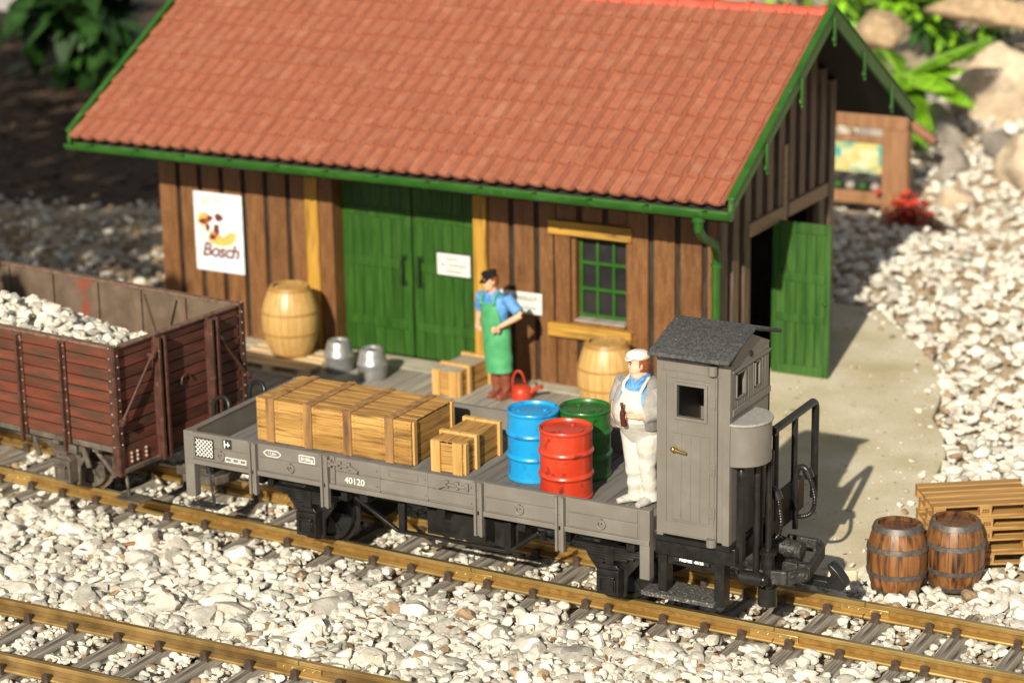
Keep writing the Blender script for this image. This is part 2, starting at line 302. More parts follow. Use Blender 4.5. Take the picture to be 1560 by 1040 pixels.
def rocks(name,P,size,sub,mats,label,cat='gravel',probs=None,flat=.7,angle=None):
    """P (n,3) centres, size (n) half-length; one mesh of many stones"""
    n=len(P); R=rotm(n); V=[];F=[];MI=[];o=0
    asp=RNG.uniform(.55,1.0,(n,3)); asp[:,0]=1
    which=RNG.integers(0,len(VAR[sub]),n); mi=RNG.choice(len(mats),n,p=probs)
    for i in range(n):
        v,f=VAR[sub][which[i]]
        w=(v*asp[i]*size[i])@R[i].T; w[:,2]*=flat
        V.append(w+P[i]); F.append(f+o); MI.append(np.full(len(f),mi[i])); o+=len(v)
    V=np.concatenate(V);F=np.concatenate(F);MI=np.concatenate(MI)
    me=bpy.data.meshes.new(name); me.vertices.add(len(V)); me.vertices.foreach_set('co',V.astype(np.float32).ravel())
    me.loops.add(F.size); me.loops.foreach_set('vertex_index',F.astype(np.int32).ravel())
    me.polygons.add(len(F)); me.polygons.foreach_set('loop_start',np.arange(0,F.size,3,dtype=np.int32)); me.polygons.foreach_set('loop_total',np.full(len(F),3,dtype=np.int32))
    for m in mats: me.materials.append(m)
    me.polygons.foreach_set('material_index',MI.astype(np.int32)); me.polygons.foreach_set('use_smooth',np.ones(len(F),dtype=bool))
    me.update(calc_edges=True); me.validate(); me.set_sharp_from_angle(angle=rad(24))
    ob=bpy.data.objects.new(name,me); COL.objects.link(ob); tag(ob,label,cat,kind='stuff'); return ob
def scatter(n,x0,x1,y0,y1,ok=None):
    x=RNG.uniform(x0,x1,n); y=RNG.uniform(y0,y1,n)
    if ok is not None:
        k=np.array([ok(a,b) for a,b in zip(x,y)]); x=x[k];y=y[k]
    return x,y
def inpoly(x,y,P):
    c=False;j=len(P)-1
    for i in range(len(P)):
        if (P[i][1]>y)!=(P[j][1]>y) and x<(P[j][0]-P[i][0])*(y-P[i][1])/(P[j][1]-P[i][1])+P[i][0]: c=not c
        j=i
    return c
T1=[-12.2,-11.66,-11.12,-10.58,-10.04,-9.5,-9,-8.45,-7.87,-7.32,-6.75,-6.15,-5.55,-4.97,-4.36,-3.84,-3.33,-2.83,-2.28,-1.62,-1.33,-.7,-.2,.22,.75,1.3,1.9,2.2,2.85,3.4,3.95,4.5]
T2=[-9.6,-9.05,-8.5,-7.9,-7.34,-6.77,-6.2,-5.6,-5.07,-4.5,-3.95,-3.4,-2.85,-2.3,-1.75,-1.2]
Y2=-4.11
def tie_gap(x,y,T,yo,hw=.135,hl=1.02):
    return abs(y-yo)>hl or min(abs(x-t) for t in T)>hw
BAR=[(1.12,1.52),(1.64,1.93)]
def notslab(x,y): return not inpoly(x,y,SL)
def free(x,y):
    if any((x-a)**2+(y-b)**2<.30**2 for a,b in BAR): return False
    dx,dy=x-1.27,y-2.27; c,s_=cos(rad(34)),sin(rad(34)); u=dx*c+dy*s_; v=-dx*s_+dy*c
    return not(-.02<u<1.25 and -.02<v<.85)
MS=[m_stone,m_stoneg,m_stoneb]
# between the tracks: large lumps, then medium, then small
A=lambda x,y: y<yc1(x)-.70 and tie_gap(x,y,T1,yc1(x),.175,1.07) and y>Y2+.68+.03*(x+4.7)*(x<-2)
x,y=scatter(780,-10.5,4.2,-3.35,-1.0,A); s=RNG.uniform(.11,.23,len(x))*np.where(RNG.random(len(x))<.25,1.3,.85)
rocks('large_gravel',np.stack([x,y,-.13+s*.45+RNG.uniform(0,.04,len(x))],1),s,3,MS,'large white broken limestone lumps between the two tracks',probs=[.78,.22,0],flat=.78)
x,y=scatter(7500,-10.8,4.6,-3.55,-.66,A); s=RNG.uniform(.055,.13,len(x))
rocks('medium_gravel',np.stack([x,y,-.10+s*.5+RNG.uniform(0,.11,len(x))],1),s,2,MS,'white and grey crushed limestone ballast between the tracks',probs=[.60,.36,.04])
x,y=scatter(6500,-10.8,4.6,-3.6,-.64,A); s=RNG.uniform(.025,.055,len(x))
rocks('fine_gravel',np.stack([x,y,-.07+RNG.uniform(0,.09,len(x))],1),s,2,MS,'small grey and white chips filling the ballast between the tracks',probs=[.54,.41,.05])
x,y=scatter(5000,-10.8,4.6,-3.6,-.64,A); s=RNG.uniform(.03,.06,len(x))
rocks('gravel_chips',np.stack([x,y,-.05+RNG.uniform(0,.10,len(x))],1),s,2,MS,'white angular chips lying on top of the ballast between the tracks',probs=[.70,.27,.03])
x,y=scatter(150,-10.8,4.6,-1.08,-.70); y=y+np.array([yc1(a) for a in x]); s=RNG.uniform(.035,.085,len(x))
rocks('sleeper_gravel',np.stack([x,y,.02+s*.35],1),s,2,MS,'ballast stones lying over the outer ends of the sleepers',probs=[.66,.30,.04])
# inside the tracks
Bf=lambda x,y: tie_gap(x,y,T1,yc1(x)) and notslab(x,y)
x,y=scatter(6400,-10.5,4.6,-.62,1.5,lambda a,b:Bf(a,b) and free(a,b)); y=y+np.array([yc1(a) for a in x]); s=RNG.uniform(.035,.085,len(x))
z=-.085+s*.45+RNG.uniform(0,.06,len(x))
rocks('track_gravel',np.stack([x,y,z],1),s,2,MS,'small pale ballast stones between the sleepers under the wagons',probs=[.6,.34,.06])
x,y=scatter(4600,-9.8,-1.0,-5.4,-3.4,lambda a,b:tie_gap(a,b,T2,Y2)); s=RNG.uniform(.035,.085,len(x))
rocks('front_track_gravel',np.stack([x,y,-.085+s*.45+RNG.uniform(0,.06,len(x))],1),s,2,MS,'pale ballast stones between the sleepers of the front track',probs=[.62,.32,.06])
# right field
D=lambda x,y: notslab(x,y) and free(x,y) and y>.66 and (x>-3.2 or y>11.2)
x,y=scatter(6200,-3.2,6.0,.6,9,D); s=RNG.uniform(.05,.12,len(x))*np.where(RNG.random(len(x))<.12,1.6,1)
rocks('yard_gravel',np.stack([x,y,-.13+s*.55+RNG.uniform(0,.1,len(x))],1),s,2,MS,'cream white gravel heaped along the edge of the concrete yard',probs=[.86,.08,.06])
x,y=scatter(150,-2.6,4.5,1.2,13,D); s=RNG.uniform(.14,.25,len(x))
rocks('gravel_rubble',np.stack([x,y,-.1+s*.3],1),s,3,MS,'bigger cream lumps scattered over the gravel beside the yard',probs=[.85,.08,.07],flat=.65)
x,y=scatter(8000,-11,4,9,27,D); s=RNG.uniform(.07,.16,len(x)); z=np.array([hill(a,b) for a,b in zip(x,y)])
rocks('back_gravel',np.stack([x,y,z-.13+s*.5+RNG.uniform(0,.08,len(x))],1),s,2,MS,'pale gravel behind the shed reaching to the rocks',probs=[.74,.14,.12])
x,y=scatter(3400,-27,-12.7,3.2,13.4,lambda a,b:notslab(a,b) and b<11.6+(a+27)*.16+random.uniform(-1.2,.8)); s=RNG.uniform(.06,.14,len(x))
rocks('left_gravel',np.stack([x,y,-.13+s*.5+RNG.uniform(0,.06,len(x))],1),s,2,[m_stoneg,m_stone,m_stoneb],'dull grey gravel beside the shed behind the brown wagon',probs=[.45,.2,.35])
# crumbs on the slab edge
x,y=scatter(1500,-3.2,1.0,1.4,12.2,lambda a,b:(not notslab(a,b)) and (notslab(a+.35,b+.1) or notslab(a+.2,b-.1)) and random.random()<.45 and a>-3.1 and (a>-.9 or b>9)); s=RNG.uniform(.025,.08,len(x))
rocks('gravel_crumbs',np.stack([x,y,.05+s*.4],1),s,2,MS,'loose gravel crumbs spilled on the edge of the concrete yard',probs=[.8,.12,.08])

x,y=scatter(420,-3.4,.5,1.5,11,lambda a,b:not notslab(a,b)); s=RNG.uniform(.008,.022,len(x))
rocks('gravel_grit',np.stack([x,y,.052+s*.3],1),s,2,MS,'tiny grit grains strewn over the concrete yard',probs=[.4,.3,.3])

# ------------------------------------------------------------------ tracks
RAILP=[(-.088,.032),(.088,.032),(.091,.048),(.083,.06),(.032,.074),(.015,.084),(.015,.132),(.034,.146),(.036,.182),(.028,.19),(-.028,.19),(-.036,.182),(-.034,.146),(-.015,.132),(-.015,.084),(-.032,.074),(-.083,.06),(-.091,.048)]
def rail(mb,x0,x1,yf,y0):
    n=max(2,int((x1-x0)/.6)); rg=[]
    for i in range(n+1):
        x=x0+(x1-x0)*i/n; rg.append([(x,y0+yf(x)+p,q) for p,q in RAILP])
    mb.loft(rg)
def sleeper_mesh():
    mb=MB(); n=14; rg=[]; R=random.Random(3)
    prof=[(-.14,-.2),(-.155,-.12),(-.145,-.075),(-.118,-.036),(-.105,-.042),(-.085,-.012),(-.07,-.018),(-.04,.002),(-.022,-.006),(.012,.008),(.03,-.002),(.062,-.004),(.078,-.018),(.10,-.024),(.112,-.04),(.145,-.078),(.155,-.12),(.14,-.2)]
    for i in range(n+1):
        y=-1.09+2.18*i/n; k=1-.05*R.random(); e=.94 if i in (0,n) else 1
        rg.append([(p*k*e,y,q*e-.004*R.random()) for p,q in prof])
    mb.loft(rg); return mb
def track(label,T,yo,yf,sf,x0,x1,joints,gh=.525,mats=None):
    t=thing('railway_track',label,'track',(0,0,0))
    for sgn in (-1,1):
        xs=[x0]+joints[sgn]+[x1]
        for a,b in zip(xs[:-1],xs[1:]):
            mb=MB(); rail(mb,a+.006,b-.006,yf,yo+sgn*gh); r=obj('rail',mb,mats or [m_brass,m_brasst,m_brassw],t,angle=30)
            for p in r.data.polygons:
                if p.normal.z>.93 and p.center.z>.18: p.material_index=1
                elif .075<p.center.z<.145 and abs(p.normal.y)>.4: p.material_index=2  # web faces take the darker colour that stands in for shading
        for xj in joints[sgn]:
            mb=MB()
            for sd in (-1,1):
                yy=yo+yf(xj)+sgn*gh+sd*.030; mb.box(xj-.27,xj+.27,yy-.014,yy+.014,.07,.142)
                for k in (-.18,-.07,.07,.18): mb.ball((xj+k,yy+sd*.016,.107),.015,8,5)
            obj('rail_joiner',mb,m_brass,t,bev=.004)
    sm=mesh('sleeper',sleeper_mesh(),m_tie,45)
    cm=MB()
    cm.box(-.065,.065,-.04,.04,.0,.014); cm.box(-.047,.047,-.03,.03,.012,.092); cm.box(-.026,.026,-.018,.018,.092,.103)
    cmesh=mesh('rail_clip',cm,m_clip)
    cmesh_b=.006
    for x in T:
        o=bpy.data.objects.new('sleeper',sm); COL.objects.link(o); o.parent=t
        o.location=(x,yo+yf(x),.026); o.rotation_euler=(0,0,sf(x)+random.uniform(-.025,.025)); o.scale=(random.uniform(.80,.94),1,1)
        for sgn in (-1,1):
            for sd in (-1,1):
                c=bpy.data.objects.new('rail_clip',cmesh); COL.objects.link(c); c.parent=o; c.location=(0,sgn*gh+sd*.105,-.002)
    return t
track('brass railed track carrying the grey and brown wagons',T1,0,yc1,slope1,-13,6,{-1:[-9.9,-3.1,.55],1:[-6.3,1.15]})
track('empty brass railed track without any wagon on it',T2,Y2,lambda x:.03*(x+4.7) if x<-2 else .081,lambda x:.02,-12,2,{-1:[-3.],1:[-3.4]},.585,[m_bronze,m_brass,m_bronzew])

# ------------------------------------------------------------------ gray wagon (world coordinates, then settled)
GW=thing('flat_wagon','grey low sided flat wagon with guard cab, loaded with crates and drums','wagon')
xL,xR,yN=-6.50,-.60,1.14
mb=MB()   # deck planks across
mb.box(xL+.06,xR-.04,-1.06,1.06,1.06,1.165)
k=xL+.08
while k<xR-.1: mb.box(k,min(k+.265,xR-.05),-1.08,1.08,1.16,1.2); k+=.275
obj('deck',mb,m_deck,GW,bev=.004)
def side(sgn):
    y0,y1=sorted((sgn*1.14,sgn*1.085)); mb=MB()
    f=sgn*1.14
    mb.box(xL+.02,xR-.02,y0,y1,1.10,1.475)
    def pr(x0,x1,z0,z1,d=.012):
        a,b=sorted((f,f+sgn*d)); mb.box(x0,x1,a,b,z0,z1)
    pr(xL,xR,1.10,1.155,.03)                     # sill angle
    for a,b in ((xL+.05,-5.6),(-5.49,-4.645),(-2.56,-1.69),(-1.57,-.72)):
        pr(a+.02,b-.02,1.165,1.315); pr(a+.02,b-.02,1.325,1.475)
    for a,b in ((-4.45,-3.89),(-3.87,-3.28),(-3.26,-2.68)):
        pr(a,b,1.175,1.31,.016); pr(a,b,1.32,1.475,.016)
    for a in (-4.47,-3.88,-3.27):
        pr(a-.012,a+.012,1.16,1.475,.022)
    for q in ((-3.76,-3.38,1.43,1.44),(-3.76,-3.38,1.355,1.365),(-3.76,-3.745,1.365,1.43),(-3.395,-3.38,1.365,1.43)): pr(*q,.026)
    for a in (-3.91,-3.29,-2.72,-4.49):
        for zz in (1.22,1.40): mb.ball((a,f+sgn*.024,zz),.013,6,4)
    o=obj('side_board',mb,m_gray,GW,bev=.005)
    for a,s in ((-4.38,1),(-2.88,-1)):
        mb=MB(); mb.box(a-.16,a+.15,*sorted((f+sgn*.014,f+sgn*.022)),1.375,1.425)
        for q in (-.13,.0,.12): mb.box(a+q-.02,a+q+.02,*sorted((f+sgn*.016,f+sgn*.05)),1.36,1.44)
        mb.bar((a-.15,f+sgn*.04,1.40),(a+.13,f+sgn*.04,1.395),.02,.03); mb.bar((a+s*.13,f+sgn*.05,1.40),(a+s*.24,f+sgn*.05,1.35),.02,.035)
        obj('flap_latch',mb,m_gray,o,bev=.003)
    for a in (-6.0,-5.05,-2.125,-1.157):
        mb=MB(); c=(a,f+sgn*.028,1.245)
        mb.loft([[(c[0]+(.042+.012*cos(t))*sin(u),c[1]+.012*sin(t),c[2]+(.042+.012*cos(t))*cos(u)) for t in [2*pi*j/8 for j in range(8)]] for u in [2*pi*i/18 for i in range(18)]],closed=True)
        mb.box(a-.012,a+.012,c[1]-.014,c[1]+.014,1.26,1.31)
        obj('lashing_ring',mb,m_gray,o)
    for a in (-5.547,-4.58,-2.615,-1.63):
        mb=MB()
        for d0,d1,e in ((-.058,-.028,.055),(-.028,.012,.03),(.012,.048,.06)):
            mb.box(a+d0,a+d1,*sorted((f,f+sgn*e)),.87,1.475)
        for zz in (.98,1.18,1.28,1.4): mb.ball((a-.008,f+sgn*.033,zz),.011,6,4)
        obj('stake',mb,m_gray,GW,bev=.004)
    for a0,a1,zb in ((xL-.02,xL+.11,.69),(xR-.115,xR,.72)):
        mb=MB(); mb.box(a0,a1,*sorted((f-sgn*.09,f+sgn*.02)),zb,1.485); obj('corner_post',mb,m_gray,GW,bev=.008)
    return o
sn=side(-1); side(1)
mb=MB(); mb.box(xL,xL+.055,-1.08,1.08,1.09,1.47); mb.box(xL-.02,xL+.06,-1.1,1.1,1.45,1.478); obj('end_board',mb,m_gray,GW,bev=.006)
mb=MB(); mb.box(xR-.05,xR-.005,-1.05,1.05,1.0,1.215); obj('end_beam',mb,m_gray,GW,bev=.006)
# lettering on the near side
f=-1.158
text('40120',.105,m_wink,(-4.2,f-.001,1.228),FRONT,'number',sn,bold=0)
mb=MB(); mb.box(-6.365,-6.10,f-.003,f+.005,1.19,1.425); hp=obj('hatched_plate',mb,m_ink,sn)
mb=MB()
for i in range(-9,12):
    for s_ in (1,-1):
        a=-6.345+.052*i; p=[];z0,z1=1.205,1.41
        x0,x1=(a,a+s_*(z1-z0))
        xa,xb=-6.35,-6.115
        t0,t1=0.,1.
        dx=x1-x0
        lo=(xa-x0)/dx; hi=(xb-x0)/dx
        if lo>hi: lo,hi=hi,lo
        t0=max(0,lo);t1=min(1,hi)
        if t1-t0<.03: continue
        mb.bar((x0+dx*t0,f-.0045-(.0008 if s_>0 else 0),z0+(z1-z0)*t0),(x0+dx*t1,f-.0045-(.0008 if s_>0 else 0),z0+(z1-z0)*t1),.0015,.0045,up=(0,1,0)) if 0 else mb.bar((x0+dx*t0,f-.0045-(.0008 if s_>0 else 0),z0+(z1-z0)*t0),(x0+dx*t1,f-.0045-(.0008 if s_>0 else 0),z0+(z1-z0)*t1),.0015,.0085)
obj('hatching',mb,m_wink,hp)
mb=MB(); mb.box(-5.97,-5.85,f-.003,f+.005,1.345,1.455); tp=obj('brake_plate',mb,m_ink,sn)
mb=MB(); mb.box(-5.95,-5.935,f-.006,f-.0025,1.355,1.445); mb.box(-5.935,-5.87,f-.006,f-.0025,1.39,1.405); mb.box(-5.9,-5.888,f-.0062,f-.0025,1.372,1.43); obj('brake_mark',mb,m_wink,tp)
def frame(x0,x1,z0,z1,t=.008,name='frame_mark',par=sn):
    mb=MB()
    for a in ((x0,x1,z0,z0+t),(x0,x1,z1-t,z1),(x0,x0+t,z0+t,z1-t),(x1-t,x1,z0+t,z1-t)): mb.box(a[0],a[1],f-.002,f+.004,a[2],a[3])
    return obj(name,mb,m_wink,par)
for a in (-5.90,-5.80,-5.70): frame(a-.045,a+.045,1.19,1.245)
frame(-4.93,-4.72,1.345,1.43); text('8100kg',.055,m_wink,(-4.825,f-.001,1.386),FRONT,'load_text',sn,bold=.0005)
mb=MB(); hexa=[(-5.41,1.385),(-5.36,1.42),(-5.22,1.42),(-5.17,1.385),(-5.22,1.35),(-5.36,1.35)]
for (a,b),(c,d) in zip(hexa,hexa[1:]+hexa[:1]): mb.bar((a,f,b),(c,f,d),.004,.008)
obj('length_mark',mb,m_wink,sn); text('11,5m',.045,m_wink,(-5.29,f-.001,1.385),FRONT,'length_text',sn,bold=.0005)
# underframe
mb=MB()
for y in (-.62,.62): mb.box(xL+.1,xR-.05,y-.05,y+.05,.86,1.06)
for x in (-6.3,-5.6,-4.2,-3.2,-2.2,-.9): mb.box(x-.05,x+.05,-1.0,1.0,.93,1.05)
mb.box(-6.45,.28,-.2,.2,.82,.98); mb.box(-3.5,-2.35,-.8,-.35,.62,.92); mb.box(-3.45,-2.4,.35,.8,.62,.92)
obj('underframe',mb,m_black,GW,bev=.012)
for y in (-.92,.92):
    mb=MB(); P=[(-4.35,y,.95),(-3.8,y,.64),(-2.4,y,.64),(-2.02,y,.93)]
    for a,b in zip(P[:-1],P[1:]): mb.bar(a,b,.05,.035)
    mb.box(-3.78,-3.70,y-.03,y+.03,.64,.98); mb.box(-2.44,-2.36,y-.03,y+.03,.64,.98)
    obj('truss_rod',mb,m_black,GW,bev=.005)
def wheelset(root,x,y0s,mat,zr=.19,r=.36,rot=0,tmat=None):
    for sg in (-1,1):
        mb=MB(); n=28
        prof=[(r+.045,-.045),(r+.045,-.02),(r,-.015),(r-.01,.07),(r-.06,.07),(r-.07,.03),(.09,.03),(.09,.085),(0.001,.085)]
        prof=[(.001,-.045)]+prof
        c=(x,sg*.49,zr+r)
        mb.loft([[(c[0]+rr*cos(2*pi*k/n),c[1]+sg*a,c[2]+rr*sin(2*pi*k/n)) for k in range(n)] for rr,a in prof])
        for k in range(7):
            t=2*pi*k/7; mb.bar((c[0]+.08*cos(t),c[1]+sg*.045,c[2]+.08*sin(t)),(c[0]+.30*cos(t),c[1]+sg*.045,c[2]+.30*sin(t)),.03,.05,up=(0,1,0))
        w=obj('wheel',mb,mat,root,angle=40)
    mb=MB(); mb.tube([(x,-.85,zr+r),(x,.85,zr+r)],.045,12); obj('axle',mb,mat,root)
def axlebox(root,x,sg,mat,zr=.19,r=.36):
    y=sg*.86; z=zr+r; mb=MB()
    mb.prism([(x-.34,z+.30),(x+.34,z+.30),(x+.30,z+.18),(x+.17,z+.02),(x+.15,z-.2),(x+.08,z-.24),(x-.08,z-.24),(x-.15,z-.2),(x-.17,z+.02),(x-.30,z+.18)],y-sg*.06,y-sg*.02,'y')
    mb.box(x-.13,x+.13,*sorted((y-sg*.03,y+sg*.12)),z-.16,z+.12)
    mb.prism([(x-.13,z+.12),(x+.13,z+.12),(x+.09,z+.17),(x-.09,z+.17)],y-sg*.02,y+sg*.09,'y')
    mb.box(x-.1,x+.1,*sorted((y+sg*.12,y+sg*.14)),z-.12,z+.02)
    for d in (-.075,.075): mb.tube([(x+d,y+sg*.15,z-.1),(x+d,y+sg*.15,z+.06)],.016,8)
    mb.bar((x-.1,y+sg*.155,z+.05),(x+.1,y+sg*.155,z+.05),.03,.03)
    o=obj('axle_box',mb,mat,root,bev=.008)
    mb=MB()
    for i in range(5):
        l=.5-.075*i; mb.box(x-l,x+l,*sorted((y-sg*.02,y+sg*.06)),z+.335-.03*i,z+.362-.03*i)
    mb.box(x-.05,x+.05,*sorted((y-sg*.03,y+sg*.075)),z+.17,z+.37)
    for d in (-.5,.5): mb.box(x+d-.04,x+d+.04,*sorted((y-sg*.04,y+sg*.07)),z+.33,z+.45)
    obj('leaf_spring',mb,mat,o,bev=.004)
for x in (-5.0,-1.18):
    wheelset(GW,x,0,m_black)
    for sg in (-1,1):
        axlebox(GW,x,sg,m_black)
for (y,h_) in ((-.18,1.52),(.55,1.50)):
    mb=MB(); mb.tube([(xL-.05,y,.95),(xL-.08,y,1.35)]+[(xL-.19+.11*cos(t),y+.03*sin(t),h_-.06+.11*sin(t)) for t in [pi*i/8 for i in range(9)]]+[(xL-.31,y,1.25),(xL-.24,y,1.05)],.027,10); obj('brake_hose',mb,m_black,GW)
# left step ladder
mb=MB(); mb.bar((-6.3,-1.02,1.08),(-6.17,-1.1,.60),.035,.02); mb.box(-6.5,-6.1,-1.16,-.98,.565,.585); obj('footstep',mb,m_blackd,GW,bev=.004)
# cab
cx0,cx1,cy0,cy1=-.55,.25,-1.08,-.06; zt=3.2
CAB=MB()
CAB.box(cx0,cx0+.04,cy0+.04,cy1,1.22,3.13)
# end wall (+x) with two windows
wx0,wx1=cx1-.04,cx1; ws=((-.93,-.70),(-.46,-.34)); zs=(2.74,3.01)
ys_=[cy0+.02,ws[0][0],ws[0][1],ws[1][0],ws[1][1],cy1]
CAB.box(wx0,wx1,cy0+.02,cy1,1.22,zs[0]); CAB.box(wx0,wx1,cy0+.02,cy1,zs[1],3.13)
for a,b in ((ys_[0],ys_[1]),(ys_[2],ys_[3]),(ys_[4],ys_[5])): CAB.box(wx0,wx1,a,b,zs[0],zs[1])
CAB.prism([(cy0+.02,3.13),(cy1,3.13),(-.57,3.34)],wx0,wx1,'x'); CAB.prism([(cy0+.02,3.13),(cy1,3.13),(-.57,3.34)],cx0,cx0+.04,'x')
CAB.box(cx0,cx1,cy1-.04,cy1,1.22,3.13)
CAB.box(wx1,wx1+.016,cy0+.06,cy1-.01,2.585,2.655); CAB.box(wx1,wx1+.012,cy0+.06,cy1-.01,3.03,3.06)
for a in (-.90,-.72,-.62,-.5,-.28,-.2): CAB.box(wx1,wx1+.007,a-.004,a+.004,2.66,3.03)
CAB.box(wx1-.07,wx1+.006,cy0-.005,cy0+.08,1.22,3.13)           # corner pillar
CAB.box(cx0-.005,cx0+.07,cy0-.004,cy0+.06,1.22,3.13)
# near wall round the door window
wX=(-.325,-.025); wZ=(2.53,2.865)
for a in ((cx0+.07,wX[0],1.24,3.12),(wX[1],wx1-.07,1.24,3.12),(wX[0],wX[1],1.24,wZ[0]),(wX[0],wX[1],wZ[1],3.12)): CAB.box(a[0],a[1],cy0,cy0+.04,a[2],a[3])
cab=obj('guard_cab',CAB,m_gray,GW,bev=.004)
mb=MB(); mb.box(cx0-.02,cx1+.02,cy0-.02,cy1+.02,1.17,1.22); obj('cab_floor',mb,m_black,cab)
mb=MB(); mb.prism([(-1.25,3.175),(-.57,3.375),(.11,3.175),(.11,3.22),(-.57,3.43),(-1.25,3.22)],-.59,.31,'x'); obj('cab_roof',mb,m_cabroof,cab,bev=.02,seg=3)
mb=MB(); y=cy0
for a in ((-.505,.15,3.0,3.012),(-.40,.10,2.93,2.94)): mb.box(a[0],a[1],y-.008,y,a[2],a[3])
for a in ((wX[0]-.035,wX[1]+.035,wZ[1],wZ[1]+.03),(wX[0]-.035,wX[1]+.035,wZ[0]-.03,wZ[0]),(wX[0]-.035,wX[0],wZ[0],wZ[1]),(wX[1],wX[1]+.035,wZ[0],wZ[1])): mb.box(a[0],a[1],y-.018,y+.01,a[2],a[3])
mb.box(-.38,.05,y-.008,y,2.35,2.37); mb.box(-.38,.05,y-.008,y,1.40,1.415)
for a in (-.47,.065): mb.box(a-.025,a+.025,y-.009,y,1.25,2.99)
for i in range(4): mb.box(-.375+.105*i,-.28+.105*i,y-.006,y,1.42,2.345)
mb.box(-.45,.10,y-.007,y,1.26,1.39)
dr=obj('cab_door',mb,m_gray,cab,bev=.003)
mb=MB(); mb.tube([(-.34,y-.012,2.185),(-.34,y-.06,2.185)],.024,10); mb.tube([(-.34,y-.055,2.185),(-.20,y-.06,2.165)],[.02,.015],10); mb.ball((-.345,y-.06,2.19),.03,10,6); obj('handle',mb,m_brasshi,dr)
for zz in (2.72,2.02,1.55):
    mb=MB(); mb.box(.04,.10,y-.018,y-.007,zz-.06,zz+.06)
    for q in (-.035,0,.035): mb.ball((.07,y-.02,zz+q),.012,6,4)
    obj('hinge',mb,m_gray,dr,bev=.003)
for q in ((1.20,1.28,.055),(3.02,3.12,.05)):
    mb=MB(); mb.tube([(.075,y-.03,q[0]),(.075,y-.03,q[1])],q[2],14); obj('hinge_cap',mb,m_gray,dr,bev=.003)
mb=MB(); mb.box(.117,.124,y-.006,y+.001,1.25,3.1); obj('door_gap',mb,m_dark,cab)
mb=MB(); mb.tube([(cx1-.005,-.567,3.128),(cx1+.012,-.567,3.128)],.032,14); obj('vent_hole',mb,m_dark,cab)
for (a,b) in ws:
    mb=MB()
    for q in (a,b-.012): mb.box(wx1-.01,wx1+.012,q,q+.012,zs[0],zs[1])
    mb.box(wx1-.01,wx1+.012,a,b,zs[0],zs[0]+.012); mb.box(wx1-.01,wx1+.012,a,b,zs[1]-.012,zs[1])
    obj('end_window_frame',mb,m_gray,cab)
# rounded locker on the end face
mb=MB(); n=16; top=[(cx1+.3*sin(pi*i/n),-.76-.31*cos(pi*i/n)) for i in range(n+1)]
mb.loft([[(x,y,z) for x,y in top] for z in (2.07,2.14,2.5)]); lk=obj('end_locker',mb,m_gray,GW,bev=.006)
mb=MB(); top2=[(cx1+.315*sin(pi*i/n),-.76-.325*cos(pi*i/n)) for i in range(n+1)]
mb.loft([[(x,y,z) for x,y in top2] for z in (2.5,2.525)]); obj('locker_lid',mb,m_felt2,lk,bev=.005)
# platform end fittings
mb=MB(); mb.box(xR,.30,-1.02,.62,.98,1.17); mb.box(-.58,-.48,-1.0,-.84,.56,1.17); mb.box(.06,.17,-1.0,-.84,.5,1.17); mb.box(-.5,.1,-.96,-.9,.86,.98)
mb.box(.26,.31,-.06,.62,1.17,1.42); mb.box(.28,.38,.46,.62,1.1,1.46)
obj('platform',mb,m_black,GW,bev=.008)
mb=MB(); mb.box(-.36,.03,-1.068,-1.062,.955,.995); pl=obj('maker_plate',mb,m_ink,GW); text('BREMSE  40120',.042,m_wink,(-.165,-1.069,.975),FRONT,'plate_text',pl,bold=.002)
mb=MB(); mb.box(-.74,.09,-1.08,-.68,.51,.56); obj('step_board',mb,m_grit,GW,bev=.01)
mb=MB(); mb.tube([(.30,.0,1.15),(.30,.0,2.14)],.036,10); mb.tube([(.30,.52,1.15),(.30,.52,2.16)],.036,10)
P=[(.30,-.08,2.16)]+[(.30,1.0+.10*sin(t),2.06+.10*cos(t)) for t in [pi/2*i/6 for i in range(7)]]+[(.30,1.10,1.05)]
mb.tube(P,.044,10); mb.box(.27,.33,-.09,-.02,2.11,2.2); obj('handrail',mb,m_black,GW)
mb=MB(); mb.box(.27,.335,-.92,-.84,1.0,1.9); mb.ball((.30,-.88,1.93),(.05,.05,.10),10,6); mb.tube([(.36,-.62,.75),(.36,-.62,2.05)],.035,10); mb.tube([(.33,-.45,.9),(.33,-.45,2.05)],.03,10); mb.tube([(.45,-.52,.42),(.45,-.52,.62)],.10,14); mb.tube([(.45,-.52,.62),(.45,-.52,1.0)],.07,14); mb.tube([(.45,-.52,.98),(.45,-.52,1.02)],.09,14); mb.tube([(.45,-.52,1.0),(.45,-.52,1.95)],.032,10)
mb.tube([(.25,-.75,.78),(.5,-.75,.78)],.075,12); mb.ball((.5,-.75,.78),.055); mb.tube([(.33,-.2,.9),(.33,-.2,2.0)],.04,10)
obj('brake_gear',mb,m_black,GW,angle=45)
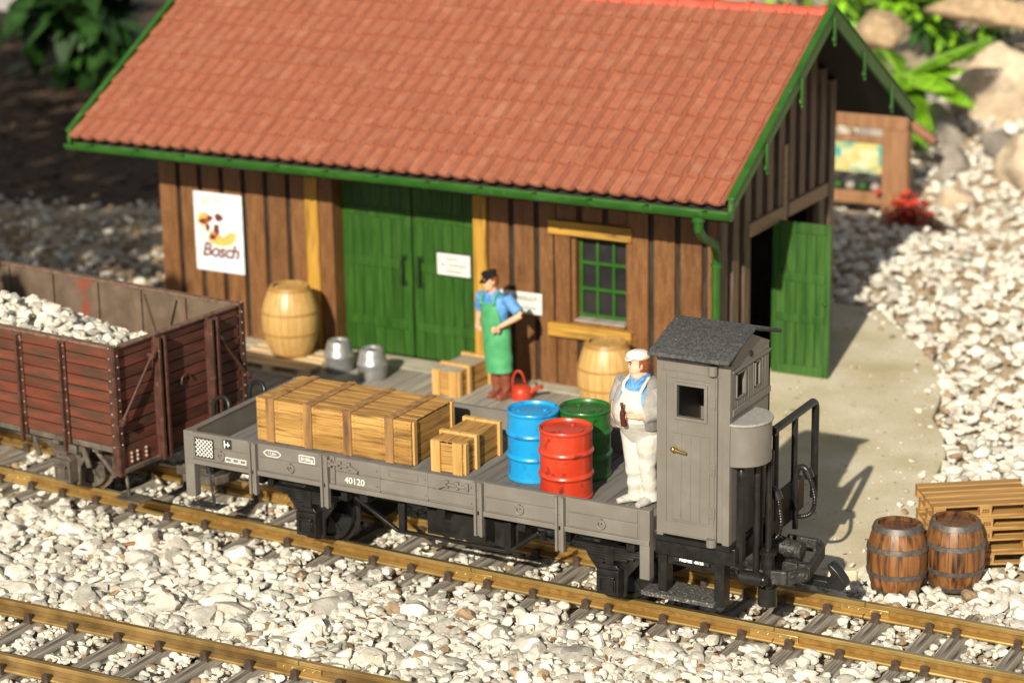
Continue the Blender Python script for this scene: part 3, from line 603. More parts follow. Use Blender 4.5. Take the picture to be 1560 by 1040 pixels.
def hose(y,k,name='brake_hose'):
    mb=MB(); P=[(.34,y,.9),(.34,y,1.42)]+[(.34+.10*k-.10*k*cos(t),y,1.5+.11*sin(t)) for t in [pi*i/8 for i in range(7)]]
    mb.tube(P,.034,10); e=P[-1]; mb.tube([(e[0]-.005,y,e[2]+.01),(e[0]+.035,y,e[2]-.08)],.052,12)
    o=obj(name,mb,m_black,GW); mb=MB()
    C=[(e[0]+.03,e[2]-.07),(e[0]+.10*k,e[2]-.20),(e[0]+.13*k,e[2]-.33),(e[0]+.08*k,e[2]-.47),(e[0]-.07*k,e[2]-.53),(.36,e[2]-.53)]
    Q=[]
    for i in range(len(C)-1):
        p0=C[max(i-1,0)];p1=C[i];p2=C[i+1];p3=C[min(i+2,len(C)-1)]
        for j in range(9):
            t=j/9; h=lambda a,b,c,d:.5*((2*b)+(-a+c)*t+(2*a-5*b+4*c-d)*t*t+(-a+3*b-3*c+d)*t**3)
            Q.append((h(p0[0],p1[0],p2[0],p3[0]),y,h(p0[1],p1[1],p2[1],p3[1])))
    mb.tube(Q,[.021+.006*(i%2) for i in range(len(Q))],10); obj('hose_coil',mb,m_black,o)
hose(.48,.72); hose(-.28,.5)
# coupler
mb=MB(); mb.tube([(.12,.0,.87),(.30,.0,.875)],.135,18); mb.tube([(.30,.0,.875),(.58,.0,.86)],[.125,.085],16); mb.tube([(.56,0,.86),(.63,0,.86)],.10,16); mb.box(.15,.6,-.09,.09,.55,.74)
for k in range(6): mb.lathe([(.001,0),(.02,0),(.02,.03),(.001,.03)],(.2+.06*k,-.09,.93),8)
cp=obj('coupler_draft_gear',mb,m_blackd,GW,bev=.008)
mb=MB(); Lp=[(.22,-.60),(.66,-.50),(.80,-.30),(.70,.38),(.60,.50),(.25,.50)]
for (a,b),(c,d) in zip(Lp[:-1],Lp[1:]): mb.bar((a,b,.74),(c,d,.74),.055,.15)
mb.box(.30,.35,-.58,.5,.66,.74); mb.box(.45,.68,-.05,.05,.67,.73); obj('coupler_loop',mb,m_blackd,cp,bev=.012)
mb=MB(); mb.box(.5,1.0,-.07,.07,.52,.60)
mb.prism([(.92,.52),(1.10,.52),(1.14,.57),(1.12,.63),(1.05,.72),(.97,.79),(.93,.785),(.93,.75),(.97,.68),(.93,.60)],-.075,.075,'y'); obj('coupler_hook',mb,m_black,cp,bev=.012)
settle(GW,(-3.1,0,.19))
HK=None
# left end hook of gray wagon / brown wagon coupling loop
# ------------------------------------------------------------------ brown wagon (local frame)
BW=thing('open_wagon','rusty brown open goods wagon with high planked sides','wagon',(-7.44,.08,0),rad(-5.0))
mb=MB(); Lw=5.2; ph=[1.06,1.2,1.335,1.47,1.605,1.74,1.875,2.01,2.145,2.27]
for sg in (-1,1):
    for a,b in ((-Lw,-3.0),(-2.98,-1.62),(-1.6,-.8),(-.78,-.02)):
        for z0,z1 in zip(ph[:-1],ph[1:]): mb.box(a,b,*sorted((sg*1.14,sg*1.105)),z0+.008,z1-.007,m=0)
    mb.box(-Lw,-.02,*sorted((sg*1.10,sg*1.07)),1.06,2.265,m=1)
obj('side_planking',mb,[m_rust,m_winside],BW,bev=.004)
for x in (-Lw,-.02):
    mb=MB()
    for a,b in ((-1.12,-.45),(-.40,.48),(.53,1.12)):
        for z0,z1 in zip(ph[:-1],ph[1:]): mb.box(x-.035,x,a,b,z0+.008,z1-.007,m=0)
    mb.box(x-.065,x-.034,-1.07,1.07,1.06,2.265,m=1)
    mb.box(x-.035,x+.015,-1.1,1.1,.78,1.062,m=0)
    obj('end_planking',mb,[m_rusty,m_winside],BW,bev=.004)
mb=MB(); mb.box(-Lw,-.05,-1.1,1.1,1.0,1.08); obj('floor',mb,m_winside,BW)
mb=MB()
for sg in (-1,1):
    mb.box(-Lw,.01,*sorted((sg*1.16,sg*1.06)),2.268,2.30)
for x in (-.075,-Lw-.02): mb.box(x,x+.085,-1.06,1.06,2.268,2.298)
obj('top_rail',mb,m_dustrail,BW,bev=.006)
for x in (-.9,-1.65,-2.4,-3.2,-4.0):
    mb=MB(); mb.box(x-.06,x+.06,1.03,1.065,1.1,2.26); obj('inner_stile',mb,m_winside,BW,bev=.004)
for a,b in ((-1.0,-1.25),(-1.55,-1.3)):
    mb=MB(); mb.bar((a,1.045,2.22),(b,1.045,1.5),.03,.05,up=(0,1,0)); obj('inner_brace',mb,m_winside,BW,bev=.003)
def rivets(mb,pts,ax,r=.014):
    for p in pts: mb.ball(p,r,6,4)
for sg in (-1,1):
    for x in (-.84,-1.55,-2.3,-3.05,-3.8,-4.5):
        mb=MB(); f0=sg*1.14
        mb.box(x-.055,x+.055,*sorted((f0,f0+sg*.02)),1.0,2.268); mb.box(x-.015,x+.02,*sorted((f0+sg*.02,f0+sg*.07)),.9 if x>-2 else 1.0,2.24)
        mb.m=1
        for z in ph[:-1]:
            for d in (-.035,.04): mb.ball((x+d,f0+sg*.022,z+.07),.0125,6,4)
        obj('side_stile',mb,[m_stile,m_rivet],BW,bev=.003)
for sg in (-1,1):
    mb=MB(); mb.box(-.10,.012,*sorted((sg*1.142,sg*1.165)),.72,2.30); mb.box(-.002,.018,*sorted((sg*1.165,sg*1.08)),.72,2.30)
    mb.m=1
    for z in ph:
        mb.ball((-.06,sg*1.168,z+.02),.0135,6,4); mb.ball((.02,sg*1.11,z+.05),.0135,6,4)
    obj('corner_angle',mb,[m_stile,m_rivet],BW,bev=.003)
for y in (-.415,.525):
    mb=MB(); mb.box(-.02,.035,y-.075,y+.075,.75,2.29); mb.box(.035,.10,y-.072,y-.03,.75,2.27); mb.box(.035,.10,y+.03,y+.072,.75,2.27); obj('end_stanchion',mb,m_stile,BW,bev=.005)
for a,b in (((.05,-.56,2.07),(.05,-1.12,1.40)),((.05,.65,1.98),(.05,1.13,1.38))):
    mb=MB(); a=Vector(a);b=Vector(b); mb.tube([a,b],.018,8); d=(b-a).normalized()
    for p in (a,b): mb.bar(p-d*.06+Vector((.012,0,0)),p+d*.06+Vector((.012,0,0)),.03,.06,up=(1,0,0)); mb.tube([p-Vector((.06,0,0)),p+Vector((.05,0,0))],.028,8)
    obj('brace_rod',mb,m_stile,BW,bev=.003)
mb=MB(); C=(.0,.08,1.62)
mb.loft([[(.012+.01*sin(t),.05+(.085+.01*cos(t))*cos(u),1.58+(.10+.01*cos(t))*sin(u)) for t in [2*pi*j/6 for j in range(6)]] for u in [pi*.05+pi*i/10 for i in range(11)]]); obj('shunting_ring',mb,m_stile,BW)
mb=MB()
for yc_ in (-.95,-.85,-.7,.9,.8):
    for z in (.86,.91,.96): mb.ball((.0,yc_,z),.022,8,5)
obj('rivet_block',mb,m_rivet,BW)
mb=MB(); mb.box(-Lw,-.05,-.66,-.56,.82,1.0); mb.box(-Lw,-.05,.56,.66,.82,1.0); mb.box(-.08,.02,-1.1,1.1,.74,.80)
for x in (-.5,-1.15,-2.5,-3.8,-4.6): mb.box(x-.05,x+.05,-1.05,1.05,.9,1.0)
mb.box(-Lw,-.1,-1.12,-1.05,.98,1.05); obj('chassis',mb,m_chassis,BW,bev=.01)
for x in (-1.15,-4.1):
    wheelset(BW,x,0,m_chassis)
    for sg in (-1,1): axlebox(BW,x,sg,m_chassis)
mb=MB()
for x in (-.78,-1.6):
    mb=MB(); mb.bar((x,-1.0,1.02),(x+.1,-.98,.66),.07,.03,up=(0,1,0)); obj('hanger',mb,m_chassis,BW,bev=.006)
pass
mb=MB(); mb.bar((-.6,-.98,.95),(-.25,-.98,.62),.05,.03,up=(0,1,0)); obj('hanger',mb,m_chassis,BW,bev=.006)
mb=MB(); mb.box(-.12,.28,-1.17,-.92,.43,.455); mb.bar((-.02,-1.05,.75),(.02,-1.05,.45),.03,.03); obj('footstep',mb,m_chassis,BW,bev=.004)
mb=MB(); mb.box(-.1,.5,-.1,.1,.42,.56); mb.bar((.2,-.3,.5),(.62,-.22,.5),.06,.1); mb.bar((.62,-.22,.5),(.72,.06,.5),.06,.1); mb.bar((.72,.06,.5),(.6,.3,.5),.06,.1); obj('coupler',mb,m_chassis,BW,bev=.01)
# stone load
X,Y=scatter(620,-5.0,-.16,-1.0,.96); s=RNG.uniform(.07,.17,len(X)); 
z=2.16-.45*np.clip((Y+1.0)/1.9,0,1)-.16*np.clip((X+1.0),0,1)+.36*np.clip((-X-1.1)/1.2,0,1)*np.clip(1-abs(Y+.1)/1.1,0,1)
r=rocks('rubble_load',np.stack([X,Y,z-s*.45+RNG.uniform(0,.05,len(X))],1),s,2,[m_stone,m_stoneg],'white crushed stone heaped inside the brown open wagon','stone load',probs=[.85,.15],flat=.85)
r.location=(-7.44,.08,0); r.rotation_euler=(0,0,rad(-5.0))
mb=MB(); nx,ny=20,10
mb.v=[(-5.1+5.0*i/nx,-1.05+2.1*j/ny,0) for j in range(ny+1) for i in range(nx+1)]
mb.v=[(x,y,2.04-.45*min(1,max(0,(y+1)/1.9))-.16*min(1,max(0,x+1))+.36*min(1,max(0,(-x-1.1)/1.2))*max(0,1-abs(y+.1)/1.1)) for x,y,_ in mb.v]
mb.f=[(j*(nx+1)+i,j*(nx+1)+i+1,(j+1)*(nx+1)+i+1,(j+1)*(nx+1)+i) for j in range(ny) for i in range(nx)]; mb.k=[0]*len(mb.f)
o=obj('load_bed',mb,m_stone,r)

# ------------------------------------------------------------------ shed
SH=thing('goods_shed','brown boarded goods shed with red tiled roof and green doors','shed')
X0,X1,Y0,Y1=-12.41,-3.18,6.22,10.5; YR=8.3; ZE=3.28; ZR=5.2; E0,E1=5.0,11.6; RX0,RX1=-13.03,-2.43
sl=(ZR-ZE)/(YR-E0)
def zroof(y): return ZE+sl*(y-E0) if y<YR else ZR-sl*(y-YR)
mb=MB(); GX=(-9.28,-6.91)   # gate opening
mb.box(X0,GX[0]-.25,Y0+.06,Y0+.16,.05,3.35,m=0); mb.box(GX[1]+.2,-5.40,Y0+.06,Y0+.16,.05,3.35); mb.box(-4.52,X1-.06,Y0+.06,Y0+.16,.05,3.35); mb.box(-5.40,-4.52,Y0+.06,Y0+.16,.05,1.0); mb.box(-5.40,-4.52,Y0+.06,Y0+.16,2.2,3.35); mb.box(GX[0]-.25,GX[1]+.2,Y0+.06,Y0+.16,2.75,3.35)
mb.box(X0+.06,X0+.16,Y0+.16,Y1,.05,3.3); mb.box(X0+.06,X1-.06,Y1-.1,Y1,.05,3.4)
# gable core with side opening y 7.2..9.6
OY=(7.2,9.75)
mb.box(X1-.16,X1-.06,Y0+.16,OY[0],.05,3.9); mb.box(X1-.16,X1-.06,OY[1],Y1-.1,.05,3.6); mb.box(X1-.16,X1-.06,OY[0],OY[1],2.4,3.9)
mb.prism([(Y0+.1,3.9),(Y1-.1,3.9-.05),(Y1-.1,zroof(Y1)-.12),(YR,ZR-.14),(Y0+.1,zroof(Y0)-.12)],X1-.155,X1-.065,'x')
wl=obj('wall',mb,m_groove,SH)
def brdx(a,b,z0,z1,mb): mb.box(a,b,Y0,Y0+.07,z0,z1)
mb=MB(); R=random.Random(5)
def run(a,b,z0,z1,w=.31,g=.088):
    x=a
    while x<b-.05:
        e=min(x+w,b); brdx(x,e,z0,z1,mb); x+=w+g
run(X0,GX[0]-.48,.06,3.35); obj('front_boards',mb,m_brd,SH,bev=.008); mb=MB(); run(GX[1]+.24,-5.62,.06,3.35); run(-4.51,X1-.02,.06,3.35); run(-5.60,-4.52,.06,.80); run(-5.6,-4.52,2.46,3.35)
brdx(-5.66,-5.40,.82,2.28,mb)
obj('front_boards',mb,m_brd,SH,bev=.008)
mb=MB(); y=Y0+.05
while y<Y1-.05:
    e=min(y+.205,Y1); ym=(y+e)/2; zt_=min(zroof(y),zroof(e))-.1
    if e<OY[0]+.05: mb.box(X1-.06,X1+.045,y,e,.06,zt_)
    elif y>OY[1]-.1: mb.box(X1-.06,X1+.045,y,e,.06,zt_)
    else: mb.box(X1-.06,X1+.045,y,e,2.44,zt_)
    y+=.385
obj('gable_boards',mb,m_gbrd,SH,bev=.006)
for q in ((OY[0]-.05,8.35,2.24,2.44,.075),(8.52,OY[1]+.25,2.24,2.44,.075),(8.36,8.50,2.1,3.3,.06)):
    mb=MB(); mb.box(X1-.02,X1+q[4],*q[:4]); obj('gable_lintel',mb,m_gbeam,SH,bev=.01)
mb=MB(); mb.box(X0-.2,GX[0]-.3,Y0-.02,Y0+.0,.05,.06); mb.box(X0-.1,X1+.08,Y0-.3,Y0+.2,.045,.075); obj('plinth',mb,m_plinth,SH,bev=.01)
mb=MB(); mb.box(X0+.1,X1-.1,Y0+.1,Y1-.1,.04,.06); obj('floor',mb,m_dark,SH)
# ochre posts and gate
for a,b in ((GX[0]-.46,GX[0]-.24),(GX[1],GX[1]+.21)):
    mb=MB(); mb.box(a,b,Y0-.05,Y0+.12,.06,3.3); obj('gate_post',mb,m_ochre,SH,bev=.015)
mb=MB(); mb.box(GX[0]-.24,GX[0]-.0,Y0-.02,Y0+.3,.06,3.3); obj('gate_jamb',mb,m_brd,SH,bev=.015)
mb=MB(); mb.box(GX[1]+.0,GX[1]+.2,Y0+.12,Y0+.3,.06,3.3); obj('gate_jamb',mb,m_brd,SH,bev=.01)
GM=-8.09
for a,b in ((GX[0],GM-.012),(GM+.012,GX[1])):
    mb=MB(); w=(b-a)/7
    for i in range(7): mb.box(a+w*i+.004,a+w*(i+1)-.004,Y0+.24,Y0+.30,.08,2.75)
    g=obj('gate_leaf',mb,m_gdoor,SH,bev=.008); 
    for zz in (.55,1.45,2.2):
        mb=MB(); mb.box(a+.06,b-.1,Y0+.222,Y0+.24,zz-.07,zz+.07)
        obj('gate_rail',mb,m_gdoor,g,bev=.006)
    hx=GM-.14 if a<GM-1 else GM+.14
    mb=MB(); mb.tube([(hx,Y0+.24,1.58),(hx,Y0+.15,1.57),(hx,Y0+.15,1.2),(hx,Y0+.24,1.19)],.028,8); mb.box(hx-.05,hx+.05,Y0+.205,Y0+.225,1.54,1.62); mb.box(hx-.05,hx+.05,Y0+.205,Y0+.225,1.15,1.23); obj('handle',mb,m_iron,g,bev=.004)
# window
mb=MB(); mb.box(-5.71,-4.43,Y0-.05,Y0+.06,2.25,2.45); obj('window_lintel',mb,m_ochrex,SH,bev=.012)
mb=MB(); mb.box(-5.71,-4.42,Y0-.09,Y0+.06,.80,.99); obj('window_sill',mb,m_ochrex,SH,bev=.012)
mb=MB(); mb.box(-5.40,-5.34,Y0+.07,Y0+.32,.99,2.25); mb.box(-4.56,-4.50,Y0+.07,Y0+.32,.99,2.25); mb.box(-5.34,-4.56,Y0+.01,Y0+.32,.985,1.03); obj('window_reveal',mb,m_brd,SH); mb=MB(); mb.box(-5.34,-4.56,Y0+.02,Y0+.30,1.031,1.05); obj('inner_sill',mb,m_quay,SH)
mb=MB(); wa,wb,wz0,wz1=-5.36,-4.54,1.06,2.26; yy=(Y0+.2,Y0+.25)
for a in ((wa,wa+.06),(wb-.06,wb),(wa+.27,wa+.31),(wa+.52,wa+.56)): mb.box(a[0],a[1],yy[0],yy[1],wz0,wz1)
for z in (wz0,1.44,1.81,wz1-.05): mb.box(wa+.01,wb-.01,yy[0]-.003,yy[1]-.003,z,z+.045)
wf=obj('window_frame',mb,m_green,SH,bev=.006)
mb=MB(); mb.box(wa,wb,Y0+.25,Y0+.262,wz0,wz1); obj('pane',mb,m_glass,wf)
# side door, opened outwards square to the gable
sd=MB(); dy=8.2; da,db=-3.2,-2.33
for i in range(5): sd.box(da+.06+.15*i+.005,da+.06+.15*(i+1)-.005,dy-.03,dy+.03,.08,2.25)
sdo=obj('side_door',sd,m_gside,SH,bev=.006)
mb=MB()
for a,b,z0,z1 in ((da,da+.075,.06,2.27),(db-.075,db,.06,2.27)): mb.box(a,b,dy-.045,dy+.03,z0,z1)
for z0,z1 in ((.06,.2),(.83,.95),(1.42,1.54),(2.12,2.27)): mb.box(da+.08,db-.08,dy-.047,dy+.02,z0,z1)
mb.ball((db-.06,dy-.07,1.15),.035); obj('door_frame',mb,m_gside,sdo,bev=.006)
# roof
mb=MB(); nc=45; nr=10; tw=(RX1-RX0-.1)/nc; Lr=math.hypot(YR-E0,ZR-ZE); st=Lr/nr
nrm=Vector((0,-(ZR-ZE),YR-E0)).normalized(); dn=Vector((0,YR-E0,ZR-ZE)).normalized()
fx=[0,.13,.30,.48,.64,.69,.73,.80,.88,.95,1.0]; shp=[.002,.0,.001,.004,.005,-.010,.006,.040,.046,.026,.002]; low=[.0,.012,.022,.028,.024,.016,.010,-.002,-.010,-.006,0.]; per=10
RT=random.Random(17)
for side_,(yb,zb,sg) in enumerate(((E0,ZE,1),(2*YR-E0,ZE,-1))):
    for r_ in range(nr):
        for t in range(nc):
            j0=RT.uniform(-.006,.006); jh=RT.uniform(-.003,.004); rows=[[],[],[],[]]
            for k in range(per+1):
                x=RX0+.05+tw*(t+fx[k]); ex=low[k]+j0+(.075 if r_==0 else 0)
                for i,(s_,hh) in enumerate(((r_*st-.03-ex,-.006),(r_*st-.032-ex,.016+shp[k]*.6+jh),(r_*st-.03-ex,.046+shp[k]+jh),((r_+1)*st+.004,.004+shp[k]))):
                    p=Vector((0,yb,zb))+Vector((0,sg*dn.y,dn.z))*s_+Vector((0,sg*nrm.y,nrm.z))*hh; rows[i].append((x,p.y,p.z))
            q=rows[0]+rows[1]+rows[2]+rows[3]; w=per+1; o_=len(mb.v); mb.v+=q
            for i in range(3):
                for k in range(per):
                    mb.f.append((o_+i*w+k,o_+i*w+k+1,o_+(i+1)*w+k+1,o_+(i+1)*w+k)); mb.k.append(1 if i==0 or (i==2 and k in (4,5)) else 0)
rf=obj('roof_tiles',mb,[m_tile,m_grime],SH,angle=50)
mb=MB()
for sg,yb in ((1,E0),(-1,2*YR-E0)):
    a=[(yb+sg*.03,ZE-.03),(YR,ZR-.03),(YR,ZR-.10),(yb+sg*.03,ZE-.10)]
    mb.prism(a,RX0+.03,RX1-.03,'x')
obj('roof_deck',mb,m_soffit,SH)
mb=MB(); x=RX0; k=0
while x<RX1-.05:
    e=min(x+.55,RX1); rg=[]
    for q,r_ in ((x,.125),(x+.07,.125),(x+.075,.10),(e,.10)):
        rg.append([(q,YR+r_*1.1*cos(t),ZR-.035+r_*sin(t)) for t in [pi*i/10 for i in range(11)]])
    mb.loft(rg); x+=.55
obj('ridge_tiles',mb,m_tile2,SH)
for xe in (RX1,RX0):
    mb=MB(); s_=1 if xe==RX1 else -1
    for sg,yb in ((1,E0-.06),(-1,2*YR-E0+.06)):
        zb=ZE-.035
        a=[(yb,zb+.05),(YR,ZR+.085),(YR,ZR-.16),(yb,zb-.15)]
        mb.prism(a,xe-.03,xe+.03,'x')
        mb.prism([(yb-sg*.01,zb+.045),(YR,ZR+.08),(YR,ZR+.11),(yb-sg*.01,zb+.075)],xe-.05,xe+.05,'x')
    obj('barge_board',mb,m_green,SH,bev=.01)
    if xe==RX1:
        mb=MB()
        for yy_ in (YR-.02,YR-1.15,YR-2.3,YR+1.15,YR+2.3):
            z=zroof(yy_)-.02; mb.box(xe+.03,xe+.06,yy_-.03,yy_+.03,z-.30,z-.02); mb.ball((xe+.045,yy_-.02,z-.33),(.03,.055,.05),8,6); mb.ball((xe+.045,yy_+.01,z-.40),(.022,.035,.035),8,6)
        obj('barge_pendant',mb,m_green,SH,bev=.006)
mb=MB(); rg=[]
for xg in (RX0-.02,RX1+.02):
    o_=[(xg,E0-.07-.09*cos(t),3.12-.10*sin(t)) for t in [pi*i/10 for i in range(11)]]; i_=[(xg,E0-.07-.075*cos(t),3.125-.085*sin(t)) for t in [pi*i/10 for i in range(10,-1,-1)]]
    rg.append(o_+i_)
mb.loft(rg); 
for xg in (RX0-.02,RX1+.02): mb.prism([(E0-.07-.09*cos(t),3.12-.10*sin(t)) for t in [pi*i/10 for i in range(11)]],xg-.008,xg+.008,'x')
gu=obj('gutter',mb,m_green,SH)
for i in range(13):
    mb=MB(); xg=RX0+.4+i*.82; mb.loft([[(xx,E0-.07-.1*cos(t),3.12-.11*sin(t)) for t in [pi*k/8 for k in range(9)]] for xx in (xg-.02,xg+.02)])
    obj('gutter_bracket',mb,m_green,gu)
mb=MB(); P=[(-2.86,E0-.07,3.05),(-2.86,E0-.07,2.88),(-2.90,E0+.15,2.72),(-3.1,Y0-.25,2.42),(-3.13,Y0-.13,2.28),(-3.13,Y0-.13,.1)]
dp=MB(); dp.tube(P,.062,12); dpo=obj('downpipe',dp,m_green,SH); mb=MB()
for z in (2.1,1.2):
    mb=MB(); mb.tube([(-3.13,Y0-.13,z-.03),(-3.13,Y0-.13,z+.03)],.075,12); mb.box(-3.15,-3.11,Y0-.1,Y0,z-.02,z+.02); obj('pipe_clamp',mb,m_green,dpo)
mb=MB(); mb.tube([(-2.86,E0-.07,2.98),(-2.86,E0-.07,3.05)],.085,12)
obj('gutter_outlet',mb,m_green,dpo)
mb=MB(); mb.box(RX0+.04,RX1-.04,E0+.02,E0+.05,2.98,3.25); obj('eave_shade_strip',mb,m_soffit,SH)  # near-black strip added to block light and stand for the shaded eave gap
settle(SH,(-7.8,8.36,.05))
# loading deck in front of the shed
mb=MB(); x=-11.0; R=random.Random(4)
while x<-3.6: mb.box(x,x+.185,3.6,5.88,.052,.075+.006*R.random()); x+=.2
q=obj('loading_deck',mb,m_quay,bev=.005); tag(q,'grey weathered plank deck along the shed front','loading deck'); base(q,(-7.3,4.7,.05))
# ------------------------------------------------------------------ signs
def board(name,label,x0,x1,z0,z1,y,lines,size,border=True,mat=None):
    mb=MB(); mb.box(x0,x1,y-.015,y,z0,z1); o=obj(name,mb,mat or m_white,bev=.012); tag(o,label,'sign')
    if border:
        mb=MB(); mb.box(x0-.02,x1+.02,y-.004,y+.006,z0-.02,z1+.02); obj('frame',mb,m_ink,o,bev=.01)
    n=len(lines)
    for i,(tx,dx,ink) in enumerate(lines): text(tx,size,ink,((x0+x1)/2+dx,y-.0165,z1-(z1-z0)*(i+.75)/(n+.5)),FRONT,'lettering',o)
    c=((x0+x1)/2,y,z0)
    for ch in o.children: ch.location=Vector(ch.location)-Vector(c)
    base(o,c); return o
board('notice_board','white notice with faint grey lettering on the green gate',-7.66,-7.11,1.39,1.71,Y0+.22,[('Zutritt',-.02,m_grayink),('für  Unbefugte',.0,m_grayink),('verboten',0,m_grayink)],.072)
board('express_sign','white freight sign on the boards behind the worker',-6.50,-5.83,1.05,1.36,Y0-.005,[('EXPRESSGUT',.02,m_ink),('Annahme',.08,m_grayink)],.085,border=False)
PY=Y0-.005; PX0,PX1,PZ0,PZ1=-11.77,-10.89,1.06,2.27
mb=MB(); mb.box(PX0,PX1,PY-.012,PY,PZ0,PZ1); po=obj('wall_poster',mb,m_poster,bev=.004); tag(po,'white poster with orange splash and dark script lettering on the shed boards','poster')
mb=MB(); mb.box(PX0+.03,PX1-.03,PY-.0145,PY-.0115,PZ0+.03,PZ0+.22,m=0); mb.box(PX0+.02,PX1-.3,PY-.0145,PY-.0115,PZ0+.45,PZ0+.52,m=0); obj('pale_band',mb,m_blueish,po)
cx,cz=PX0+.47,PZ0+.60
def blob(nm,a,b,rx,rz,y0,mat,seed,n=16,amp=.25):
    R=random.Random(seed); mb=MB(); mb.prism([(a+rx*cos(t)*R.uniform(1-amp,1+amp),b+rz*sin(t)*R.uniform(1-amp,1+amp)) for t in [2*pi*i/n for i in range(n)]],PY-y0,PY-.0115,'y'); obj(nm,mb,mat,po)
mb=MB(); mb.prism([(cx+.30*cos(t),cz+.20*sin(t)) for t in [pi+pi*i/14 for i in range(15)]]+[(cx+.20,cz+.05),(cx+.05,cz-.06),(cx-.12,cz+.02)],PY-.0165,PY-.0125,'y'); obj('orange_splash',mb,m_orange,po)
blob('orange_splash',PX0+.17,PZ1-.42,.12,.12,.0155,m_orange,1); blob('orange_splash',PX0+.22,PZ1-.15,.10,.05,.0155,m_peach,2); blob('orange_splash',PX0+.45,PZ1-.1,.08,.05,.0157,m_peach,3)
blob('pale_bubble',PX0+.17,PZ0+.55,.11,.10,.0170,m_white,4,amp=.06)
for k,(a,b,rx,rz) in enumerate(((PX0+.16,PZ1-.45,.07,.05),(PX0+.28,PZ1-.40,.06,.05),(PX0+.45,PZ1-.37,.08,.06),(PX0+.40,PZ1-.55,.055,.09),(PX0+.33,PZ1-.68,.075,.05),(PX0+.24,PZ1-.54,.04,.06))): blob('dark_blot',a,b,rx,rz,.0185+.0004*k,m_redink,10+k,12)
mb=MB()
for i in range(11):
    t=-.5+i*.2; a=(PX0+.55,PZ1-.5); r0,r1=.25,.36
    mb.bar((a[0]+r0*cos(t),PY-.0135,a[1]+r0*sin(t)*1.2),(min(PX1-.03,a[0]+r1*cos(t)),PY-.0135,a[1]+r1*sin(t)*1.2),.004,.03)
obj('ray_burst',mb,m_blueish,po)
text('Bosch',.30,m_redink,(PX0+.45,PY-.0165,PZ0+.32),FRONT,'lettering',po,shear=.28,bold=.006,space=.92)
c=((PX0+PX1)/2,PY,PZ0)
for ch in po.children: ch.location=-Vector(c)
base(po,c)

# ------------------------------------------------------------------ crates, drums, barrels
def long_crate():
    t=thing('wooden_crate','long yellow wooden crate with four nailed bands on the wagon','crate',(-4.985,.09,1.2))
    l,w,h=1.05,.475,.52; mb=MB()
    mb.box(-l+.02,l-.02,-w+.02,w-.02,.01,h-.02,m=0)
    for i in range(5):
        z0=.012+i*.101
        for a,b in ((-l,-.855),(-.855,-.335),(-.335,.205),(.205,.765),(.765,l)): 
            mb.box(a+.003,b-.003,-w,-w+.03,z0,z0+.097,m=0); mb.box(a+.003,b-.003,w-.03,w,z0,z0+.097)
        mb.box(l-.03,l,-w+.03,w-.03,z0,z0+.097,m=1); mb.box(-l,-l+.03,-w+.03,w-.03,z0,z0+.097)
    for i in range(7):
        y0=-w+.136*i; mb.box(-l,l,y0+.003,y0+.131,h-.03,h,m=0)
    for i in range(5):
        for x in (-l+.04,-.76,-.43,-.24,.11,.30,.67,.86,l-.04):
            mb.m=2; mb.ball((x,-w-.001,.03+i*.101),.0075,6,4); mb.ball((x,-w-.001,.085+i*.101),.0075,6,4)
    obj('boards',mb,[m_crx,m_cry,m_oaktop],t,bev=.004)
    for x in (-.855,-.335,.205,.765):
        mb=MB(); mb.box(x-.055,x+.055,-w-.018,-w,.005,h+.018); mb.box(x-.055,x+.055,w,w+.018,.005,h+.018); mb.box(x-.055,x+.055,-w,w,h,h+.018)
        for z in (.07,.17,.27,.37,.47):
            for d in (-.025,.025): mb.ball((x+d,-w-.018,z),.008,6,4)
        obj('band',mb,m_strap,t,bev=.004)
    mb=MB()
    for y in (-w+.03,w-.09): mb.box(l,l+.022,y,y+.07,.005,h-.005); mb.box(-l-.022,-l,y,y+.07,.005,h-.005)
    obj('corner_batten',mb,m_crz,t,bev=.004)
def crate(label,loc,rz,tops=None,group=None):
    t=thing('wooden_crate',label,'crate',loc,rz)
    w,l,h=.21,.44,.37; mb=MB(); mb.box(-w+.02,w-.02,-l+.02,l-.02,.01,h-.01,m=0)
    for i in range(4):
        z0=.01+i*.09
        mb.box(-w,-w+.03,-l,l,z0,z0+.086,m=0); mb.box(w-.03,w,-l,l,z0,z0+.086); mb.box(-w+.03,w-.03,-l,-l+.03,z0,z0+.086,m=1); mb.box(-w+.03,w-.03,l-.03,l,z0,z0+.086)
    for i in range(4): mb.box(-w+i*.105+.002,-w+i*.105+.102,-l,l,h-.03,h,m=2 if tops else 0)
    obj('boards',mb,[m_cry,m_crx]+([tops] if tops else []),t,bev=.004)
    for y in (-l+.27,l-.09):
        mb=MB(); a=.034
        mb.box(-w-a,-w,y-.035,y+.035,0.0,h+a); mb.box(w,w+a,y-.035,y+.035,0.0,h+a); mb.box(-w,w,y-.034,y+.034,h,h+a-.003)
        obj('rib',mb,m_crz,t,bev=.005)
    mb=MB()
    for x in (-w+.01,w-.13): mb.box(x,x+.12,-l-.03,-l,.0,h-.003)
    mb.box(w-.01,w+.025,-l+.005,-l+.08,0,h-.01); obj('end_batten',mb,m_crz,t,bev=.005)
    return t
long_crate()
crate('small ribbed wooden crate beside the blue drum on the wagon',(-3.47,.06,1.2),0)
crate('ribbed wooden crate with greyed top on the deck beside the worker',(-6.72,5.50,.075),rad(-4),m_crgrey)
